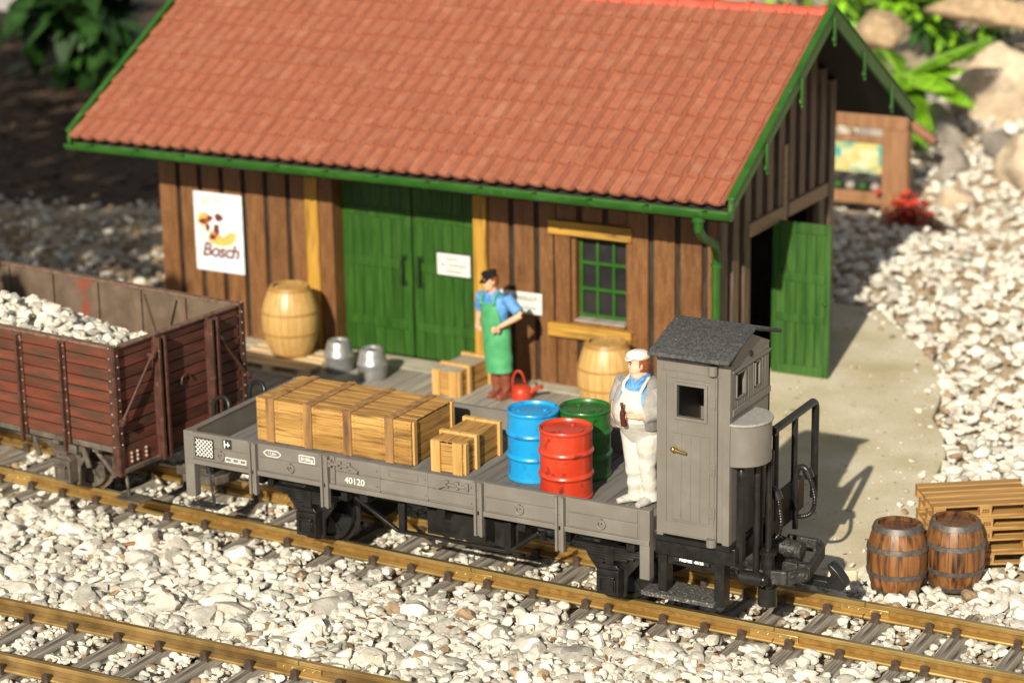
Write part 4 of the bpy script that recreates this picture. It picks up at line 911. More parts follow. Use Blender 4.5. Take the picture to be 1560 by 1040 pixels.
def drum_mesh(name,paint,label,loc):
    t=thing('oil_drum',label,'drum',loc); R=.285; H=.79; mb=MB()
    pr=[(.02,.01),(R-.02,.01),(R-.005,0),(R+.008,.012),(R+.008,.035),(R,.045)]
    for zc in (.27,.53): pr+=[(R,zc-.035),(R+.012,zc-.025),(R+.02,zc),(R+.012,zc+.025),(R,zc+.035)]
    pr+=[(R,H-.045),(R+.008,H-.035),(R+.01,H-.012),(R+.004,H),(R-.012,H),(R-.02,H-.012),(R-.025,H-.035),(.02,H-.03)]
    mb.lathe(pr,n=48); b=obj('body',mb,paint,t,angle=35)
    mb=MB(); mb.lathe([(.19,H-.034),(.20,H-.028),(.19,H-.024),(.02,H-.028)],n=36); mb.lathe([(.03,H-.03),(.03,H-.008),(.005,H-.006)],(.12,.06,0),14); mb.lathe([(.018,H-.03),(.018,H-.01),(.004,H-.008)],(-.14,-.08,0),12); obj('lid_bung',mb,paint,t)
    return t
drum_mesh('oil_drum',m_blue,'bright blue steel drum next to the small crate',(-2.56,-.04,1.2))
drum_mesh('oil_drum',m_red,'red steel drum at the wagon edge in front of the blue and green ones',(-1.95,-.43,1.2)).rotation_euler[2]=1.
drum_mesh('oil_drum',m_dgreen,'dark green steel drum behind the red drum',(-2.08,.27,1.2)).rotation_euler[2]=2.1
def barrel(label,loc,r0,r1,h,stave,hoop,lid,hz,rz=0,ns=20,th=.012,tilt=0):
    t=thing('wooden_barrel',label,'barrel',loc,rz); t.rotation_euler[0]=tilt; mb=MB(); m=11
    rad_=lambda z: r0+(r1-r0)*(1-((z-h/2)/(h/2))**2)
    for k in range(ns):
        a0=2*pi*(k+.025)/ns;a1=2*pi*(k+.975)/ns; rg=[]
        for i in range(m+1):
            z=h*i/m; ro=rad_(z); ri=ro-.03
            rg.append([(ro*cos(a),ro*sin(a),z) for a in (a0,(a0+a1)/2,a1)]+[(ri*cos(a),ri*sin(a),z) for a in (a1,a0)])
        mb.loft(rg)
    obj('staves',mb,stave,t,angle=50); 
    mb=MB(); mb.lathe([(rad_(z)-.012,z) for z in [h*.02+(h*.98-.075)*i/m for i in range(m+1)]],n=40); obj('core',mb,m_joint if stave is m_tan else m_dark,t)
    for z,w in hz:
        z0,z1=z-w/2,z+w/2; mb=MB(); a,b=rad_(max(0,z0)),rad_(min(h,z1))
        mb.lathe([(a+.001,z0),(a+th,z0+.002),(rad_(z)+th,z),(b+th,z1-.002),(b+.001,z1)],n=44,caps=False); obj('hoop',mb,hoop,t)
    mb=MB(); mb.lathe([(r0-.035,h-.06),(r0-.035,h-.045),(.01,h-.04)],n=36)
    for i in range(7):
        x0=-r0+.05+i*(2*r0-.1)/7; x1=x0+(2*r0-.1)/7-.006; xm=max(abs(x0),abs(x1)); q=(r0-.04)**2-xm*xm
        if q>0: mb.box(x0,x1,-math.sqrt(q),math.sqrt(q),h-.045,h-.034)
    obj('lid',mb,lid,t)
    return t
barrel('brown oak barrel with iron hoops, beside the rail, its base in the gravel',(1.12,1.54,-.06),.25,.335,.78,m_oak,m_hoop,m_oaktop,((.03,.06),(.24,.055),(.53,.055),(.75,.065)),rz=.4,tilt=rad(-3))
barrel('brown oak barrel with iron hoops, standing against the pallet stack',(1.635,1.95,-.05),.25,.335,.78,m_oak,m_hoop,m_oaktop,((.03,.06),(.24,.055),(.53,.055),(.75,.065)),rz=1.7)
barrel('tall tan barrel standing on a pale pallet beside the green gate',(-9.57,5.45,.215),.27,.42,1.03,m_tan,m_tanh,m_tan,((.03,.06),(.36,.03),(.66,.03),(1.0,.06)),ns=24,th=.008)
barrel('tan barrel standing under the shed window',(-4.47,5.50,.075),.27,.40,.97,m_tan,m_tanh,m_tan,((.03,.06),(.36,.03),(.62,.03),(.94,.06)),ns=24,th=.008,rz=.6)
def keg(label,loc,rz):
    t=thing('beer_keg',label,'keg',loc,rz); mb=MB(); h=.46
    mb.lathe([(.02,.02),(.165,.02),(.175,0),(.19,.01),(.195,.05),(.205,.07),(.205,.09),(.21,.11),(.215,.2),(.222,.215),(.222,.24),(.212,.25),(.19,.34),(.165,.43),(.155,.45),(.135,h),(.12,.45),(.115,.42),(.02,.415)],n=40); obj('body',mb,m_alu,t,angle=40)
    mb=MB(); mb.lathe([(.04,.40),(.04,.44),(.01,.442)],n=16); obj('tap_fitting',mb,m_hoop,t)
keg('silver keg standing close to the pallet with the tall tan barrel',(-8.74,5.43,.075),0); keg('silver keg between its twin and the ribbed crate on the deck',(-8.09,5.30,.075),1.)
# ------------------------------------------------------------------ pallets
def pallet(label,loc,rz,mx,my,group=None,marks=True):
    t=thing('wooden_pallet',label,'pallet',loc,rz,group); w,d=1.2,.8
    mb=MB()
    for i in range(5):
        y=.0+i*(d-.13)/4; mb.box(0,w,y,y+.125,.122,.144)
    obj('top_board',mb,mx,t,bev=.004); mb=MB()
    for x in (0,w/2-.0725,w-.145): mb.box(x+.002,x+.143,0.001,d-.001,.10,.1215)
    obj('stringer',mb,my,t,bev=.003); mb=MB(); ml=MB()
    for x in (0,w/2-.0725,w-.145):
        for y in (0,d/2-.05,d-.1):
            mk=MB(); mk.box(x+.004,x+.141,y+.004,y+.096,.022,.10); obj('block',mk,mx,t,bev=.004)
        if marks:
            R=random.Random(int(x*100))
            for rrow in (.045,.07):
                for k in range(3): ml.box(x+.03+.03*k,x+.052+.03*k,-.001,.0045,rrow,rrow+.017)
    if marks: obj('stamp',ml,m_boot if False else m_oaktop,t)
    mb=MB()
    for y in (0,d/2-.05,d-.1): mb.box(0,w,y,y+.10,0,.022)
    obj('base_board',mb,mx,t,bev=.003)
    return t
G='pallets stacked beside the barrels'
names=['lowest','second','middle','fourth','topmost']
pp=None
R=random.Random(2)
for i in range(5):
    lab=['lowest wooden pallet of the stack beside the oak barrels, resting on gravel','second pallet from the bottom of the stack beside the oak barrels','middle pallet of the five stacked beside the oak barrels','pallet just under the topmost one in the stack beside the barrels','topmost pallet of the stack beside the oak barrels, its slats open to the sun'][i]
    loc=(1.29+R.uniform(-.03,.03),2.24+R.uniform(-.03,.03),-.01+i*.145); rz=rad(34+R.uniform(-2,2))
    if pp is None: pp=pallet(lab,loc,rz,m_pal,m_paly,G)
    else: dup(pp,loc,rz,lab,G)
pallet('pale wooden pallet under the tall tan barrel by the shed',(-10.3,4.85,.078),0,m_palpale,m_palpale,marks=False).scale=(1.15,1.15,.95)
# ------------------------------------------------------------------ watering can
t=thing('watering_can','small red watering can on the deck by the worker','watering can',(-5.74,5.42,.078),rad(12)); t.scale=(.86,.86,.86)
mb=MB(); mb.lathe([(.02,0),(.17,.0),(.178,.03),(.165,.15),(.145,.19),(.10,.225),(.05,.24),(.01,.24)],n=28); obj('body',mb,m_can,t,angle=45)
mb=MB(); mb.tube([(.10,0,.10),(.18,0,.14),(.25,0,.19),(.31,0,.215)],[.055,.042,.032,.03],12); mb.tube([(.30,0,.21),(.345,0,.222)],[.034,.046],12); obj('spout',mb,m_can,t)
mb=MB(); mb.tube([(-.15,0,.12)]+[(-.05-.10*cos(a),0,.25+.21*sin(a)) for a in [pi*i/10 for i in range(10)]]+[(.06,0,.27)],.017,10); obj('handle',mb,m_can,t)

# ------------------------------------------------------------------ people
def hand(mb,w,dirv,palm_n,thumb_side,curl=.6,s=1.):
    """palm and five bent fingers from wrist w along dirv; palm_n is the way the palm faces"""
    d=Vector(dirv).normalized(); n=(Vector(palm_n)-d*Vector(palm_n).dot(d)).normalized(); a=d.cross(n).normalized()*thumb_side
    w=Vector(w); mb.tube([w,w+d*.03*s,w+d*.09*s],[.028*s,.038*s,.036*s],10,ry=[.022*s,.019*s,.015*s])
    for i,(off,l) in enumerate(((.030,.068),(.010,.078),(-.011,.072),(-.031,.055))):
        p=w+d*.082*s+a*off*s; P=[p]; ang=0
        for k in (.42,.33,.25):
            ang+=curl*.8; P.append(P[-1]+(d*cos(ang)+n*sin(ang))*l*k*s)
        mb.tube([p-d*.015*s]+P,[.0105*s,.0105*s,.0098*s,.009*s,.0075*s],8)
    p=w+d*.03*s+a*.03*s; mb.tube([p-a*.01*s,p+(d*.6+a*.6+n*.3)*.032*s,p+(d*1.1+a*.5+n*.75)*.05*s],[.014*s,.012*s,.009*s],8)
def head(mb,c,R,k=1.,fat=0.):
    """c = base of skull centre; R = rotation matrix; faces local -y"""
    def P(x,y,z): return tuple(Vector(c)+R@Vector((x*k,y*k,z*k)))
    S_=[(-.115,-.035,.045,.045),(-.10,-.042,.056,.060),(-.07,-.036,.066+fat,.078),(-.03,-.02,.073+fat,.092),(.01,-.008,.077,.097),(.05,.002,.079,.099),(.085,.006,.074,.092),(.11,.008,.058,.072),(.124,.008,.032,.042)]
    mb.loft([[P(rx*cos(t),cy+ry*sin(t),z) for t in [2*pi*j/18 for j in range(18)]] for z,cy,rx,ry in S_])
    mb.loft([[P(x*w,y,z) for x in (-1,0,1)]+[P(0,y+.03,z)] for (w,y,z) in ((.008,-.098,.03),(.013,-.118,-.012),(.017,-.122,-.028),(.012,-.10,-.04))])
    for s_ in (-1,1): mb.ball(P(s_*(.078+fat*.7),.012,-.012),(.013*k,.02*k,.034*k),10,6)
    mb.ball(P(0,-.092,-.098),(.026*k,.02*k,.018*k),10,6)
    mb.ball(P(0,-.098,-.066),(.026*k,.012*k,.012*k),10,6)
    for s_ in (-1,1): mb.ball(P(s_*.032,-.085,.033),(.026*k,.014*k,.01*k),8,5)
def face(par,c,R,k=1.):
    def P(x,y,z): return tuple(Vector(c)+R@Vector((x*k,y*k,z*k)))
    for s_ in (-1,1):
        mb=MB(); mb.ball(P(s_*.031,-.097,.008),(.012*k,.008*k,.008*k),8,6); obj('eye',mb,m_eye,par)
        mb=MB(); mb.tube([P(s_*.014,-.101,.03),P(s_*.033,-.1,.036),P(s_*.052,-.086,.028)],.006*k,6); obj('eyebrow',mb,m_brow,par)
    mb=MB(); mb.tube([P(-.026,-.1,-.068),P(0,-.112,-.065),P(.026,-.1,-.068)],.0065*k,6); obj('mouth',mb,m_lip,par)
def worker():
    t=thing('person','person in black cap, blue shirt and long green apron standing hands on hips','person',(-6.02,5.36,.077),rad(-14)); t.rotation_euler[1]=rad(-4.5)
    Hr=Euler((rad(10),0,rad(-26))).to_matrix(); hc=(.0,-.045,1.645)
    mb=MB()
    mb.rings([(0,0,.86,.19,.13),(0,0,1.0,.185,.13),(0,0,1.15,.19,.13),(0,0,1.3,.215,.135),(0,.0,1.42,.20,.11),(0,0,1.48,.10,.08)],20)
    mb.tube([(0,.0,1.44),(0,-.02,1.53),(0,-.035,1.62)],[.072,.064,.06],14)
    head(mb,hc,Hr)
    for s_ in (-1,1): mb.tube([(s_*.085,0,.92),(s_*.09,-.01,.5),(s_*.09,.01,.1)],[.095,.062,.045],14)
    arms=(((.225,0,1.43),(.43,.05,1.19),(.235,-.16,1.06)),((-.225,0,1.43),(-.39,.09,1.18),(-.255,-.10,1.05)))
    for k,(a,b,c) in enumerate(arms):
        mb.tube([a,tuple((Vector(a)+Vector(b))/2),b],[.06,.054,.046],14); mb.tube([b,tuple((Vector(b)*.6+Vector(c)*.4)),c],[.046,.045,.03],14)
        sg=1 if k==0 else -1
        hand(mb,c,(-sg*.55,-.62,-.35),(-sg*.2,.9,-.1) if 0 else (-sg*.5,.7,-.3),sg,.55,1.1)
    b=remesh('body',mb,m_skin,t,.0075,2); face(b,hc,Hr)
    mb=MB(); mb.rings([(0,0,.9,.205,.146),(0,0,1.0,.202,.146),(0,0,1.15,.208,.148),(0,0,1.3,.232,.152),(0,0,1.42,.212,.125),(0,0,1.475,.11,.092)],20)
    for (a,b_,c) in arms: mb.tube([a,tuple((Vector(a)+Vector(b_))/2),tuple(Vector(a)*.15+Vector(b_)*.85)],[.09,.084,.08],14)
    for s_ in (-1,1): mb.tube([(s_*.075,.03,1.50),(s_*.065,-.08,1.47),(s_*.015,-.125,1.40)],[.033,.033,.02],8)
    remesh('shirt',mb,m_shirt,t,.010,2)
    mb=MB(); sec=[(0,-.012,.37,.215,.165),(.0,-.014,.44,.21,.158),(.004,-.006,.55,.222,.165),(-.004,-.012,.68,.222,.162),(0,-.008,.85,.226,.170),(0,-.005,.98,.220,.164),(0,-.004,1.06,.216,.160)]
    mb.rings(sec,24)
    n=16  # bib
    for z0,z1,w in ((1.0,1.12,.15),(1.10,1.22,.14),(1.20,1.33,.125)):
        pass
    bib=[]
    for z,w,d in ((1.0,.20,.160),(1.12,.185,.164),(1.24,.165,.170),(1.36,.14,.160)):
        bib.append([(w*cos(q),-d*(.55+.5*abs(sin(q))),z) for q in [pi+pi*i/8 for i in range(9)]]+[(w*.9*cos(q),-(d-.03)*(.5+.5*abs(sin(q))),z) for q in [2*pi-pi*i/8 for i in range(9)]])
    mb.loft(bib)
    for s_ in (-1,1): mb.tube([(s_*.12,-.155,1.34),(s_*.125,-.12,1.43),(s_*.11,-.02,1.50),(s_*.08,.10,1.43)],.019,8)
    remesh('apron',mb,m_apron,t,.010,3)
    for s_ in (-1,1):
        mb=MB(); x=s_*.08; mb.tube([(x,.01,.42),(x,.01,.25),(x,.015,.10)],[.088,.078,.07],14); mb.ball((x,-.06,.05),(.058,.13,.05),14,8); mb.ball((x,.03,.05),(.055,.06,.05),12,8); mb.box(x-.05,x+.05,-.17,.08,0,.02)
        remesh('boot',mb,m_boot,t,.01,2)
    mb=MB()
    def P(x,y,z): return tuple(Vector(hc)+Hr@Vector((x,y,z)))
    mb.loft([[P(r*cos(q),.004+r*1.12*sin(q),z) for q in [2*pi*j/22 for j in range(22)]] for r,z in ((.086,.05),(.089,.09),(.098,.115),(.102,.135),(.085,.15),(.03,.153))])
    mb.loft([[P(.085*cos(q),-.06-.10*abs(sin(q)),.058-.03*abs(sin(q))) for q in [pi*j/10 for j in range(11)]],[P(.085*cos(q),-.06-.10*abs(sin(q)),.048-.03*abs(sin(q))) for q in [pi*j/10 for j in range(11)]]])
    obj('cap',mb,m_cap,t,angle=50)
    mb=MB(); mb.ball(P(0,-.115,.085),(.014,.008,.014),8,6); obj('cap_badge',mb,m_brasshi,t)
    mb=MB(); mb.loft([[P(rx*cos(q),.018+ry*sin(q),z) for q in [-.35+(pi+.7)*j/14 for j in range(15)]]+[P((rx-.02)*cos(q),.018+(ry-.02)*sin(q),z) for q in [-.35+(pi+.7)*j/14 for j in range(14,-1,-1)]] for rx,ry,z in ((.066,.078,-.07),(.079,.093,-.03),(.084,.1,.02),(.085,.1,.06))]); obj('hair',mb,m_hair,t)
worker()
def whiteman():
    t=thing('person','stout person in white overalls and flat cap holding a brown bottle on the wagon','person',(-1.13,-.26,1.2),rad(-8))
    Hr=Euler((rad(2),0,rad(-48))).to_matrix(); hc=(-.01,-.02,1.555); mb=MB()
    tor=[(0,.02,.72,.17,.15),(0,.0,.84,.215,.20),(0,-.045,.98,.232,.25),(0,-.045,1.12,.228,.245),(0,-.01,1.27,.222,.185),(0,.01,1.36,.175,.12),(0,.01,1.41,.1,.085)]
    mb.rings(tor,22); mb.tube([(0,.01,1.37),(-.005,-.005,1.45),(-.01,-.015,1.52)],[.085,.08,.075],14); head(mb,hc,Hr,1.04,.012)
    mb.ball((-.01,-.05,1.43),(.075,.07,.05),12,8)
    L_=((.225,.01,1.34),(.325,.01,1.08),(.13,-.285,1.055)); Rr=((-.225,.01,1.34),(-.335,.03,1.09),(-.27,-.12,.95))
    for k,(a,b,c) in enumerate((L_,Rr)):
        mb.tube([a,tuple((Vector(a)+Vector(b))/2),b],[.068,.064,.055],14); mb.tube([b,tuple(Vector(b)*.55+Vector(c)*.45),c],[.055,.052,.036],14)
    hand(mb,L_[2],(-1,-.25,.05),(.1,-.6,-.1) if 0 else (-.15,-1,0),1,1.15,1.15); hand(mb,Rr[2],(.35,.2,-.8),(1,.3,0),-1,.5,1.1)
    legs=(((-.095,.0,.80),(-.07,-.04,.43),(-.05,-.03,.09)),((.10,.0,.80),(.09,-.02,.43),(.10,.03,.09)))
    for a,b,c in legs: mb.tube([a,b,c],[.11,.075,.05],14)
    b=remesh('body',mb,m_skin2,t,.0075,2); face(b,hc,Hr,1.04)
    mb=MB(); mb.rings([(x,y,z,rx*1.075,ry*1.07) for x,y,z,rx,ry in tor[3:]],22)
    for s_ in (-1,1): mb.tube([(s_*.085,.03,1.43),(s_*.07,-.08,1.415),(s_*.015,-.14,1.34)],[.028,.03,.018],8)
    remesh('shirt',mb,m_shirt,t,.010,2)
    mb=MB(); ov=[(x,y,z,rx*1.11,ry*1.10) for x,y,z,rx,ry in tor[:4]]; mb.rings(ov,22)
    R=random.Random(8)
    for a,b_,c in legs:
        P=[Vector(a).lerp(Vector(b_),q) for q in (0,.25,.5,.75)]+[Vector(b_).lerp(Vector(c),q) for q in (0,.2,.4,.6,.8,1)]
        rr=[.15,.138,.122,.106,.094,.098,.084,.092,.080,.088]; mb.tube([(p.x,p.y+R.uniform(-.006,.006),p.z) for p in P]+[(c[0],c[1],.035)],[r_*R.uniform(.95,1.05) for r_ in rr]+[.088],16)
    bib=[]
    for z,w,d,yo in ((1.04,.22,.272,-.035),(1.13,.19,.272,-.03),(1.21,.16,.25,-.015),(1.30,.13,.205,.0)):
        bib.append([(w*cos(q),yo-d*(.55+.45*abs(sin(q))),z) for q in [pi+pi*i/8 for i in range(9)]]+[(w*.9*cos(q),yo-(d-.035)*(.5+.45*abs(sin(q))),z) for q in [2*pi-pi*i/8 for i in range(9)]])
    mb.loft(bib)
    for s_ in (-1,1): mb.tube([(s_*.105,-.19,1.28),(s_*.125,-.14,1.36),(s_*.115,-.03,1.42),(s_*.08,.09,1.38)],.022,8)
    remesh('overalls',mb,m_over,t,.011,2)
    mb=MB()
    for a,b_,c in (L_,Rr):
        e=tuple(Vector(b_)*.25+Vector(c)*.75) if a[0]>0 else tuple(Vector(b_)*.8+Vector(c)*.2)
        mb.tube([a,tuple((Vector(a)+Vector(b_))/2),b_,e],[.10,.096,.09,.082],14)
    for s_ in (-1,1): mb.rings([(s_*.18,.02,.88,.10,.20),(s_*.185,-.02,1.03,.105,.235),(s_*.175,-.01,1.17,.105,.215),(s_*.16,.01,1.27,.105,.175),(s_*.13,.02,1.33,.10,.125),(s_*.09,.02,1.41,.06,.085)],16)
    mb.rings([(0,.10,.90,.16,.12),(0,.09,1.2,.17,.12),(0,.05,1.36,.15,.09)],16)
    remesh('jacket',mb,m_jacket,t,.011,2)
    for (a,b_,c) in legs:
        mb=MB(); x=c[0]; s_=-1 if x<0 else 1; mb.tube([(x,.0,.05),(x-(.07 if s_<0 else .01),-.10,.05),(x-(.13 if s_<0 else .02),-.20,.035)],[.058,.062,.035],12,ry=[.05,.045,.03]); mb.ball((x,.02,.055),(.055,.06,.055),12,8); remesh('shoe',mb,m_shoe,t,.01,2)
    def P(x,y,z): return tuple(Vector(hc)+Hr@Vector((x*1.04,y*1.04,z*1.04)))
    mb=MB(); mb.loft([[P(rx*cos(q),cy+ry*sin(q),z-.35*(cy+ry*sin(q))*.2) for q in [2*pi*j/22 for j in range(22)]] for rx,ry,cy,z in ((.088,.108,-.005,.055),(.097,.122,-.012,.07),(.1,.125,-.012,.09),(.09,.112,-.006,.12),(.055,.07,.0,.142),(.01,.012,0,.147))])
    mb.loft([[P(.075*cos(q),-.08-.07*abs(sin(q)),.072-.012*abs(sin(q))) for q in [pi*j/10 for j in range(11)]],[P(.075*cos(q),-.08-.07*abs(sin(q)),.06-.012*abs(sin(q))) for q in [pi*j/10 for j in range(11)]]]); obj('flat_cap',mb,m_whcap,t,angle=50)
    mb=MB(); mb.loft([[P(rx*cos(q),.018+ry*sin(q),z) for q in [-.35+(pi+.7)*j/14 for j in range(15)]]+[P((rx-.02)*cos(q),.018+(ry-.02)*sin(q),z) for q in [-.35+(pi+.7)*j/14 for j in range(14,-1,-1)]] for rx,ry,z in ((.074,.085,-.075),(.088,.097,-.03),(.092,.105,.02),(.09,.105,.065))]); obj('hair',mb,m_hair,t)
    return t
wm=whiteman()
bt=thing('beer_bottle','brown glass bottle held by the person in white overalls','bottle')
mb=MB(); mb.lathe([(.01,0),(.034,.0),(.036,.01),(.036,.13),(.03,.155),(.016,.185),(.014,.235),(.017,.24),(.017,.25),(.005,.252)],n=20); obj('body',mb,m_bottle,bt)
mb=MB(); mb.lathe([(.0145,.225),(.0175,.228),(.0175,.255),(.005,.257)],n=14); obj('cap',mb,m_redink,bt)
hp=Vector((.022,-.352,.965)); bt.location=Vector(wm.location)+Euler((0,0,rad(-8))).to_matrix()@hp; bt.rotation_euler=(rad(6),rad(-4),0)

# ------------------------------------------------------------------ background garden
def boulder(label,c,s,seed,mat,sub=4,nm='boulder'):
    v,f=rockvar(sub,seed,18,.05); R=np.random.default_rng(seed); mb=MB()
    v=v*np.array(s)
    mb.add([tuple(p) for p in v],[tuple(q) for q in f]); o=obj(nm,mb,mat,angle=60); o.location=c; o.rotation_euler=(0,0,seed*.7)
    tag(o,label,'rock'); return o
boulder('largest pale sandstone boulder, touching the tips of the bright green fern',(-5.1,24.4,1.15),(1.35,1.0,1.15),41,m_boulder)
boulder('rounded grey boulder under the green fronds',(-5.75,22.8,.55),(.72,.7,.8),42,m_boulderg)
boulder('pale sandstone boulder rising straight out of the back gravel',(-3.35,20.8,.45),(1.25,.9,.85),43,m_boulder)
boulder('brown stone lying behind the roof gable peak',(-7.9,25.0,2.2),(.75,.7,.55),44,m_stoneb)
boulder('long flat red brown rock behind the largest pale boulder',(-6.0,26.6,2.45),(1.7,.7,.45),45,m_stoneb)
boulder('small dark rock below the grey boulder',(-4.9,20.9,.35),(.55,.5,.5),46,m_boulderg)
boulder('small tan rock right of the display stand',(-4.25,19.0,.15),(.40,.4,.42),47,m_boulder)
boulder('weathered grey rock between the two pale boulders',(-4.2,22.0,.7),(.8,.6,.45),48,m_boulderg)
boulder('half buried pale rock behind the display stand',(-7.3,24.0,.3),(.9,.7,.9),49,m_boulder)
boulder('buff rock half hidden beside the largest pale boulder',(-3.6,24.6,1.1),(.9,.8,.8),50,m_boulder)
boulder('small white rock lying between the weathered grey rock and a pale boulder',(-3.95,21.6,1.05),(.22,.2,.16),51,m_stone)
def leafmesh(mb,p,d,l,w,up=(0,0,1),droop=.3,n=5):
    p=Vector(p);d=Vector(d).normalized();s_=d.cross(Vector(up))
    if s_.length<1e-3: s_=Vector((1,0,0))
    s_.normalize();rows=[]
    for i in range(n+1):
        t=i/n; q=p+d*l*t-Vector((0,0,1))*droop*l*t*t; ww=w*sin(pi*min(1,.12+.88*t))**.8 if i<n else .001
        rows.append((q-s_*ww,q-Vector((0,0,-.12*ww))+Vector((0,0,-.25*ww)),q+s_*ww))
    vs=[tuple(v) for r in rows for v in r]; fs=[]
    for i in range(n):
        a=i*3; fs+=[(a,a+1,a+4,a+3),(a+1,a+2,a+5,a+4)]
    mb.add(vs,fs)
def frond(mb,p,d,l,droop,lw,nl=16):
    p=Vector(p);d=Vector(d).normalized(); prev=None
    pts=[]
    for i in range(nl+1):
        t=i/nl; pts.append(p+d*l*t+Vector((0,0,1))*(.35*t-droop*t*t)*l)
    mb.tube(pts,[.02*(1-.8*i/nl)+.004 for i in range(nl+1)],6)
    sd=d.cross(Vector((0,0,1))).normalized()
    for i in range(1,nl+1):
        q=pts[i]; tg=(pts[i]-pts[i-1]).normalized(); L_=lw*(sin(pi*min(1,.15+.8*i/nl))+.12)
        for s_ in (-1,1): leafmesh(mb,q,tg*.55+sd*s_,L_,L_*.19,droop=.25,n=3)
def plant(name,label,c,fr,mat,cat='plant'):
    t=thing(name,label,cat,c); mb=MB()
    for d,l,dr,lw in fr: frond(mb,(0,0,0),d,l,dr,lw)
    obj('foliage',mb,mat,t,angle=80); return t
plant('fern_plant','bright green fern with drooping fronds over the grey boulder',(-6.25,21.7,1.85),[((1,.30,.25),1.75,.12,.62),((1,.1,.32),1.5,.15,.6),((.95,-.2,-.05),1.65,.5,.55),((.45,-.8,-.2),1.25,.75,.5),((.65,.1,.1),1.2,.3,.55),((-.5,.5,.3),1.0,.3,.5),((.7,-.5,-.3),1.25,.7,.5),((.1,-.4,.1),1.1,.6,.5),((.5,-.3,-.6),1.3,.6,.5),((.85,-.45,.1),1.5,.45,.6)],m_leaf)
boulder('brown earth mound under the bright green fern',(-6.7,22.4,.6),(.8,.7,1.0),52,m_boulderg)
plant('fern_plant','bright green fern peeking out behind the roof ridge end',(-9.3,25.0,1.5),[((-.3,0,1),1.3,.2,.35),((.3,.1,1),1.4,.25,.35),((.6,-.2,.3),1.2,.5,.38),((-.7,.0,.4),1.2,.4,.36),((.2,-.6,0),1.2,.6,.36)],m_leaf)
def shrub(name,label,c,rx,ry,rz_,n,ls,mats,seed,cat='shrub',trunk=True,gaps=.25):
    t=thing(name,label,cat,c); R=random.Random(seed); mb=MB()
    cl=[(R.gauss(0,.45)*rx,R.gauss(0,.45)*ry,rz_+R.uniform(-.75,.8)*rz_,R.uniform(.25,.5)) for _ in range(26)]
    for i in range(n):
        a=R.choice(cl); q=Vector((R.gauss(0,1),R.gauss(0,1),R.gauss(0,1))).normalized()*R.uniform(.5,1)*a[3]*min(rx,rz_)
        p=Vector(a[:3])+q; mb.m=R.randrange(len(mats)); d=q.normalized()+Vector((R.gauss(0,.5),R.gauss(0,.5),R.gauss(0,.4)))
        leafmesh(mb,p,d,ls*R.uniform(.6,1.3),ls*.28,droop=.3,n=2)
    obj('foliage',mb,mats,t,angle=80); mb=MB(); mb.m=0
    for k in range(5):
        a=cl[k]; mb.tube([(0,0,-.2),(a[0]*.4,a[1]*.4,a[2]*.5),(a[0],a[1],a[2])],[.05,.035,.015],7)
    obj('stem',mb,m_bark,t); return t
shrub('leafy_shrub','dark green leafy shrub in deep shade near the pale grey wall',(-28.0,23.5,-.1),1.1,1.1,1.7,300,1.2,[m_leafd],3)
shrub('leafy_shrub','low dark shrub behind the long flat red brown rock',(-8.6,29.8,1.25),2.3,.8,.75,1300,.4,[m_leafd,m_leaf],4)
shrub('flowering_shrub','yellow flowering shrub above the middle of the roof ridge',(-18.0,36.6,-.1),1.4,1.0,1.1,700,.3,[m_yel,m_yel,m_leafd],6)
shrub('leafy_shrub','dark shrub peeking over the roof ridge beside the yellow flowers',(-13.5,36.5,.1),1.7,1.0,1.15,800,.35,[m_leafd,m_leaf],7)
mb=MB(); mb.box(-41.5,-33.2,30.0,30.2,-.1,2.6); q=obj('grey_panel_wall',mb,m_panel,bev=.02); tag(q,'plain pale grey wall in the shade behind the dark shrub','wall'); base(q,(-37.3,30.1,-.1))
mb=MB(); mb.box(-41.5,-33.2,29.86,29.99,-.1,.32); q=obj('dark_kerb',mb,m_soffit,bev=.02); tag(q,'dark low edging in front of the pale grey wall','edging'); base(q,(-37.3,29.9,-.1))
mb=MB(); mb.box(-5.9,-4.6,29.0,29.8,1.3,2.6); q=obj('planter_box',mb,m_post,bev=.03); tag(q,'brown wooden planter box at the top of the rock slope','box'); base(q,(-5.2,29.4,1.3))
mb=MB(); mb.tube([(-23.4,22.5,-.1),(-23.4,22.5,3.2)],[.2,.18],10); q=obj('wooden_post',mb,m_post); tag(q,'round brown timber post in the shade behind the shed','post'); base(q,(-23.4,22.5,-.1))
mb=MB(); mb.box(-15.66,-15.44,11.2,11.4,-.1,2.6); q=obj('wooden_post',mb,m_post,bev=.02); tag(q,'square reddish brown post standing close to the shed corner','post'); base(q,(-15.55,11.3,-.1))
mb=MB(); mb.tube([(-5.45,19.6,1.52),(-4.75,19.5,1.12)],[.11,.09],10); q=obj('fallen_log',mb,m_logred); tag(q,'red brown log leaning below the rear roof corner','log'); base(q,(-4.75,19.5,1.12))
